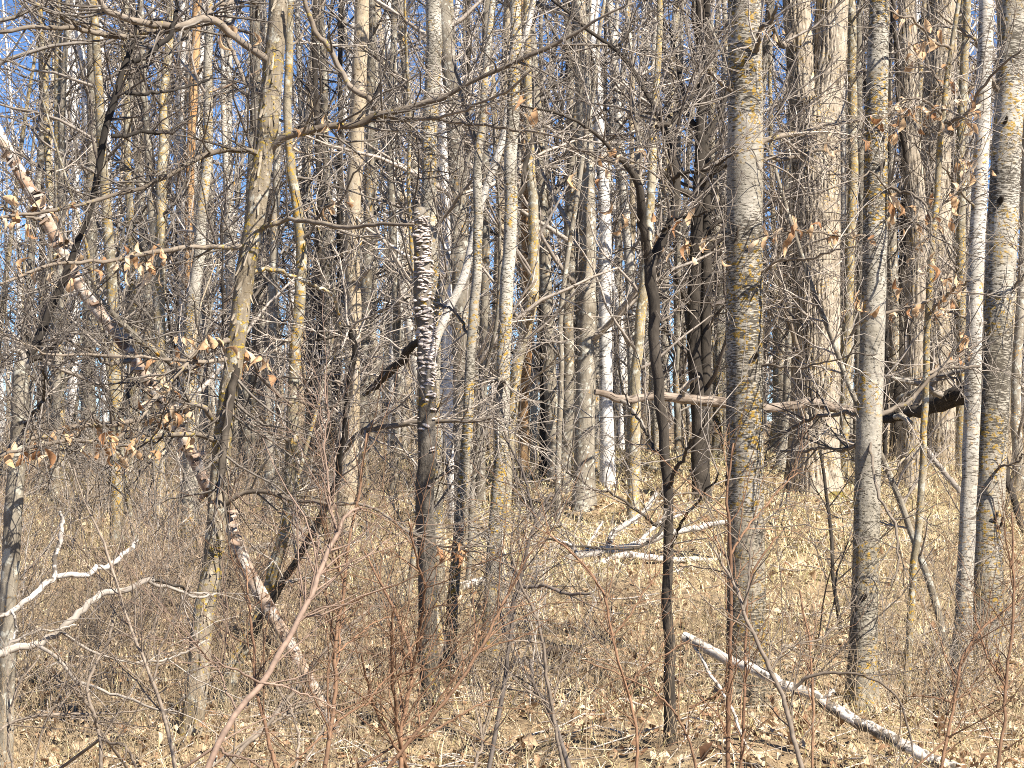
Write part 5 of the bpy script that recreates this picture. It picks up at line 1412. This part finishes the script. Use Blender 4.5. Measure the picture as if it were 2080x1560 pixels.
fallen('fallen_birch_branch', 'white birch pole lying along the lower side of the forked birch top', 'birch_log',
       [(1115, 1162, 14), (1170, 1155, 16), (1230, 1142, 15), (1280, 1130, 16), (1350, 1138, 14), (1420, 1136, 12), (1490, 1140, 10)], 17.6, 18.0, 'fallen branch',
       subs=[([(1252, 1140, 9), (1262, 1150, 8), (1290, 1160, 6), (1350, 1172, 5)], -0.3)])
fallen('fallen_birch_log', 'short white log lying between the feet of the speckled aspens', 'birch_log', [(935, 1196, 20), (965, 1192, 22), (1000, 1188, 20)], 16.2, 16.4, lift=0.05)
fallen('fallen_tree', 'broken pinkish-grey dead trunk hung level across the thick aspen and massive oak', 'deadgrey',
       [(1208, 796, 13), (1235, 801, 16), (1262, 808, 20), (1300, 808, 18), (1340, 806, 20), (1400, 808, 22), (1470, 817, 24), (1545, 826, 22), (1610, 824, 22), (1650, 818, 22), (1700, 830, 18), (1745, 838, 14)], 16.5, 17.5,
       subs=[([(1262, 812, 9), (1290, 842, 7), (1310, 870, 5)], -0.3, 'deadwood'), ([(1380, 806, 9), (1400, 780, 7), (1420, 765, 5)], -0.3, 'deadwood')])
fallen('fallen_tree', 'dark rotten broken trunk end resting against the thin whitish aspen', 'dark',
       [(1795, 852, 18), (1830, 850, 22), (1870, 838, 30), (1910, 822, 38), (1945, 808, 44), (1965, 796, 40), (1975, 790, 26)], 12.4, 11.8,
       subs=[([(1925, 803, 16), (1890, 790, 15), (1860, 776, 14), (1830, 772, 11), (1813, 766, 7)], -0.3, 'deadwood'), ([(1850, 800, 12), (1890, 775, 12), (1930, 760, 11), (1975, 750, 9), (1995, 742, 5)], -0.3, 'deadwood'), ([(1812, 838, 11), (1830, 846, 12), (1850, 858, 10)], -0.4, 'grey'), ([(1800, 812, 8), (1840, 800, 9), (1870, 785, 8)], -0.2, 'grey')], amp=0.14)
fallen('fallen_dead_branch', 'grey dead pole slanting down behind the thin whitish aspen', 'deadwood', [(1876, 905, 12), (1905, 945, 13), (1940, 985, 13), (1968, 1020, 11), (1975, 1040, 8)], 21.2, 20.6, 'dead branch')
fallen('fallen_dead_branch', 'dark slanting dead branch at the frame edge beside the thicker pale aspen', 'dark', [(2040, 930, 14), (2056, 990, 16), (2068, 1040, 16), (2085, 1090, 15)], 21.0, 19.9, 'dead branch')
fallen('fallen_log', 'grey-green log lying on the knoll below the dark oak', 'grey', [(1090, 962, 10), (1180, 962, 12), (1280, 968, 12), (1350, 985, 10)], 25.5, 24.5, lift=0.03)
fallen('fallen_dead_branch', 'thin grey dead branch slanting down behind the lichened tree', 'grey', [(560, 905, 10), (620, 945, 12), (700, 990, 14), (770, 1015, 14), (840, 1005, 9)], 23.2, 22.6, 'dead branch', twigs=8)
fallen('fallen_dead_branch', 'pale dead branch lying in the brush behind the peeling birch', 'deadwood', [(500, 1120, 12), (540, 1110, 14), (590, 1095, 15), (625, 1075, 12)], 18.3, 18.8, 'dead branch')

# ---------------------------------------------------------------- brush close to the camera, stem by stem
FG = [
    ('near_shrub', 'tall pinkish-grey shrub with one thick slanting stem, nearest to the viewer', 'stem_pink', 4.6,
     [([(405, 1600, 16), (440, 1515, 16), (480, 1440, 15), (525, 1385, 15), (570, 1310, 14), (620, 1220, 13), (650, 1155, 12), (682, 1095, 11), (700, 1050, 8), (735, 1030, 6)], 0.6),
      ([(682, 1098, 7), (680, 1030, 6), (668, 930, 5), (670, 860, 4), (660, 760, 3)], 0.2), ([(525, 1385, 6), (470, 1360, 5), (420, 1335, 4), (400, 1300, 3)], -0.2), ([(525, 1386, 6), (580, 1400, 5), (640, 1420, 4), (700, 1450, 3)], 0.1),
      ([(440, 1515, 7), (500, 1540, 6), (560, 1570, 5)], 0.0), ([(655, 1150, 5), (640, 1100, 4), (620, 1075, 3)], 0.1), ([(480, 1440, 5), (440, 1370, 4), (435, 1330, 3)], 0.1)]),
    ('near_shrub', 'upright russet-stemmed shrub beside the pinkish slanting stem', 'stem_red', 5.0,
     [([(655, 1590, 11), (668, 1500, 11), (678, 1400, 10), (684, 1300, 9), (688, 1230, 8), (705, 1120, 7), (728, 1000, 6), (745, 880, 4)], 0.3), ([(678, 1400, 6), (690, 1300, 5), (692, 1200, 4), (680, 1090, 3)], 0.2),
      ([(568, 1600, 9), (555, 1520, 9), (535, 1450, 8), (522, 1380, 8), (515, 1300, 7), (505, 1210, 5), (500, 1150, 4)], 0.3), ([(535, 1450, 6), (560, 1540, 6), (575, 1590, 5)], 0.0), ([(680, 1330, 5), (740, 1280, 4), (800, 1250, 3)], 0.2),
      ([(670, 1480, 5), (730, 1430, 5), (790, 1370, 4), (860, 1290, 3)], 0.2)]),
    ('near_shrub', 'fan of orange-brown shoots rising before the snag foot', 'stem_red', 5.4,
     [([(815, 1600, 12), (818, 1520, 11), (826, 1450, 10), (835, 1380, 9), (838, 1330, 8), (802, 1240, 7), (770, 1180, 6), (740, 1120, 4)], 0.2), ([(818, 1530, 9), (808, 1460, 8), (798, 1380, 8), (795, 1300, 7), (800, 1230, 5)], -0.2),
      ([(820, 1520, 10), (860, 1470, 9), (910, 1415, 8), (960, 1345, 8), (1000, 1270, 7), (1035, 1205, 6), (1080, 1120, 4)], 0.4), ([(835, 1380, 7), (850, 1290, 6), (858, 1200, 6), (840, 1120, 5), (830, 1060, 4)], -0.3),
      ([(818, 1540, 7), (790, 1480, 6), (760, 1420, 6), (735, 1330, 5)], -0.2), ([(822, 1500, 7), (880, 1480, 6), (950, 1440, 5), (1010, 1420, 4)], 0.1)]),
    ('near_shrub', 'pale curved shrub crossing the rotting log past the snag', 'stem_grey', 6.0,
     [([(1150, 1590, 8), (1130, 1480, 8), (1115, 1390, 8), (1105, 1310, 7), (1085, 1240, 7), (1055, 1190, 6), (1040, 1120, 5), (1045, 1050, 4)], 0.2), ([(955, 1600, 8), (975, 1520, 7), (990, 1450, 6), (1000, 1380, 5)], 0.2),
      ([(1115, 1390, 5), (1160, 1330, 4), (1220, 1290, 3)], 0.1), ([(1105, 1305, 5), (1060, 1300, 4), (1000, 1290, 3)], 0.0)]),
    ('near_shrub', 'dark thin forked shrub standing right of the snag foot', 'twig_dark', 7.5,
     [([(1010, 1470, 11), (1025, 1380, 11), (1035, 1300, 11), (1045, 1230, 11), (1058, 1190, 10), (1075, 1110, 8), (1090, 1060, 7), (1120, 1000, 5)], 0.3), ([(1058, 1192, 9), (1100, 1190, 9), (1150, 1208, 8), (1200, 1205, 6)], -0.2),
      ([(1092, 1078, 7), (1075, 1000, 6), (1060, 950, 5), (1020, 880, 4)], 0.2), ([(1090, 1070, 6), (1130, 1010, 5), (1160, 970, 4)], 0.1), ([(1150, 1540, 12), (1120, 1450, 11), (1085, 1390, 10), (1078, 1340, 8)], 0.3)]),
    ('near_shrub', 'grey-pink arching shrub in front of the white birch pole', 'stem_grey', 6.2,
     [([(1640, 1600, 12), (1615, 1510, 12), (1590, 1420, 11), (1565, 1360, 11), (1545, 1310, 10), (1515, 1245, 9), (1500, 1190, 8), (1470, 1140, 6), (1440, 1100, 4)], 0.3), ([(1510, 1240, 7), (1525, 1180, 6), (1530, 1100, 5), (1545, 1040, 4)], 0.2),
      ([(1612, 1400, 8), (1650, 1370, 8), (1710, 1362, 7), (1760, 1370, 6), (1820, 1410, 5), (1850, 1500, 5), (1855, 1570, 4)], -0.2), ([(1565, 1362, 6), (1600, 1320, 5), (1680, 1290, 4), (1740, 1210, 3)], 0.3),
      ([(1500, 1190, 5), (1450, 1160, 4), (1380, 1150, 3)], 0.2)]),
    ('near_shrub', 'russet upright shoots in front of the thick aspen foot', 'stem_red', 6.8,
     [([(1478, 1580, 11), (1480, 1480, 11), (1485, 1380, 10), (1487, 1250, 9), (1482, 1100, 8), (1478, 1000, 6), (1490, 900, 4)], 0.2), ([(1500, 1590, 7), (1510, 1470, 7), (1515, 1300, 6), (1530, 1170, 5), (1580, 1090, 4)], 0.2),
      ([(1650, 1540, 6), (1647, 1430, 6), (1640, 1300, 5), (1625, 1200, 4)], 0.1), ([(1485, 1380, 6), (1440, 1420, 5), (1400, 1440, 4)], 0.0), ([(1483, 1130, 6), (1520, 1060, 5), (1580, 1000, 4), (1620, 960, 3)], 0.2)]),
    ('near_shrub', 'reddish brush shoots at the corner beside the pale aspen pair', 'stem_red', 6.4,
     [([(1905, 1600, 8), (1925, 1500, 8), (1940, 1430, 7), (1955, 1360, 7), (1990, 1290, 6), (2050, 1240, 5), (2090, 1210, 4)], 0.2), ([(2020, 1600, 9), (2035, 1500, 8), (2045, 1400, 8), (2060, 1290, 7), (2062, 1150, 6), (2055, 1040, 4)], 0.2),
      ([(1925, 1500, 5), (1960, 1460, 4), (2030, 1420, 3)], 0.1), ([(2045, 1400, 6), (2010, 1340, 5), (1980, 1250, 4)], 0.1), ([(1940, 1430, 5), (1900, 1420, 4), (1840, 1415, 3)], 0.0)]),
    ('near_shrub', 'grey twiggy shrub below the bleached forked dead branch', 'stem_grey', 5.6,
     [([(205, 1600, 10), (208, 1520, 9), (200, 1460, 8), (185, 1400, 8), (200, 1350, 7), (225, 1290, 7), (232, 1240, 6)], 0.2), ([(360, 1600, 10), (345, 1500, 10), (315, 1400, 9), (290, 1340, 8), (265, 1280, 8), (240, 1200, 7), (215, 1120, 6), (180, 1040, 5), (150, 950, 3)], 0.3),
      ([(310, 1395, 6), (330, 1320, 5), (360, 1240, 4), (400, 1150, 3)], 0.2), ([(205, 1500, 8), (250, 1520, 7), (280, 1580, 6)], -0.1), ([(200, 1480, 7), (170, 1430, 6), (150, 1400, 4)], -0.1), ([(60, 1600, 6), (80, 1480, 5), (130, 1380, 4), (160, 1290, 3)], 0.1)]),
    ('near_shrub', 'thin brown shrub at the frame corner under the broken trunk', 'stem_grey', 5.8,
     [([(-20, 1500, 7), (40, 1470, 6), (110, 1455, 6), (200, 1450, 5), (300, 1440, 4)], 0.2), ([(30, 1600, 7), (20, 1500, 6), (40, 1400, 5), (80, 1330, 4)], 0.1), ([(110, 1455, 4), (150, 1400, 3), (180, 1350, 3)], 0.1)]),
    ('near_shrub', 'tangled grey shoots slanting behind the pinkish stem', 'stem_grey', 6.6,
     [([(450, 1580, 11), (490, 1520, 11), (540, 1470, 10), (590, 1410, 9), (640, 1350, 8), (690, 1290, 7), (760, 1230, 5)], 0.4), ([(540, 1475, 7), (600, 1440, 6), (660, 1400, 5), (720, 1320, 4)], 0.2), ([(600, 1580, 7), (605, 1500, 6), (585, 1430, 5), (560, 1390, 4)], 0.2),
      ([(600, 1590, 6), (640, 1520, 5), (670, 1460, 5), (675, 1390, 4), (668, 1330, 3)], 0.2)]),
    ('near_shrub', 'thin arching russet shrub over the rotting log, open and twiggy', 'stem_red', 6.0,
     [([(1290, 1600, 8), (1290, 1500, 7), (1270, 1400, 7), (1240, 1300, 6), (1220, 1200, 6), (1160, 1120, 5), (1110, 1080, 4)], 0.2), ([(1240, 1300, 5), (1290, 1220, 4), (1340, 1160, 3)], 0.1), ([(1270, 1400, 5), (1330, 1350, 4), (1400, 1300, 3)], 0.1),
      ([(1420, 1600, 7), (1400, 1500, 6), (1350, 1420, 5), (1290, 1380, 4), (1180, 1340, 3)], 0.1)]),
]
for (nm, lab, mat, d, stems) in FG:
    C0, R0 = trace(stems[0][0], d, d + stems[0][1], 36, 0.002)
    g0 = float(ground(C0[0][0], C0[0][1]))
    base = np.array([C0[0][0], C0[0][1], g0])
    t = thing(nm, base, lab, 'shrub', 'shrubs close to the viewer')
    PP, RR = [], []
    for (pts, dd) in stems:
        if PP:
            allC = np.concatenate(PP)
            dc = allC - CAM
            e = np.hypot(1040 + F * dc[:, 0] / (dc @ fwd) - pts[0][0], 780 - F * (dc @ upv) / (dc @ fwd) - pts[0][1])
            j = int(e.argmin())
            ds = allC[j][1] if e[j] < 40 else d
        else:
            ds = d
        C, R = trace(pts, ds, ds + dd, 36, 0.002)
        R = R * 0.85
        if pts[0][1] > 1460 and C[0][2] > g0:
            p = C[0].copy()
            q = unit(C[0] - C[3])
            q[2] = min(q[2], -0.6)
            k = max(3, int((p[2] - g0 + 0.05) / 0.05))
            st = (p[2] - g0 + 0.05) / -q[2]
            ex = np.array([p + q * st * (1 - i / k) for i in range(k)])
            Cf, Rf = np.vstack([ex, C]), np.concatenate([np.full(k, R[0]), R])
        else:
            Cf, Rf = C, R
        Acc().tubes(Cf, Rf, 8, disp_smooth(int(rng.integers(9999)), 0.06, 0.0), close=True).build('stem', M[mat], t, base)
        PP.append(C)
        RR.append(R)
    P0, R0 = np.stack(PP), np.stack(RR)
    a = Acc()
    n_ = 12 * len(stems)
    P1, R1 = spawn(P0, R0, n_, (0.10, 0.42), (0.4, 1.0), 6, (0.1, 1.0), 0.04, 0.14, 0.5, 0.0013, 0.003)
    a.tubes(P1, R1, 4)
    P2, R2 = spawn(P1, R1, n_ * 2, (0.05, 0.22), (0.4, 1.0), 5, (0.15, 1.0), 0.03, 0.15, 0.6, 0.0010, 0.002)
    a.tubes(P2, R2, 3)
    a.build('crown', M[mat], t, base)

print('hung leaves', LEAF_N[0], 'objects', len(bpy.data.objects), 'tris', sum(len(m.polygons) for m in bpy.data.meshes) * 2)
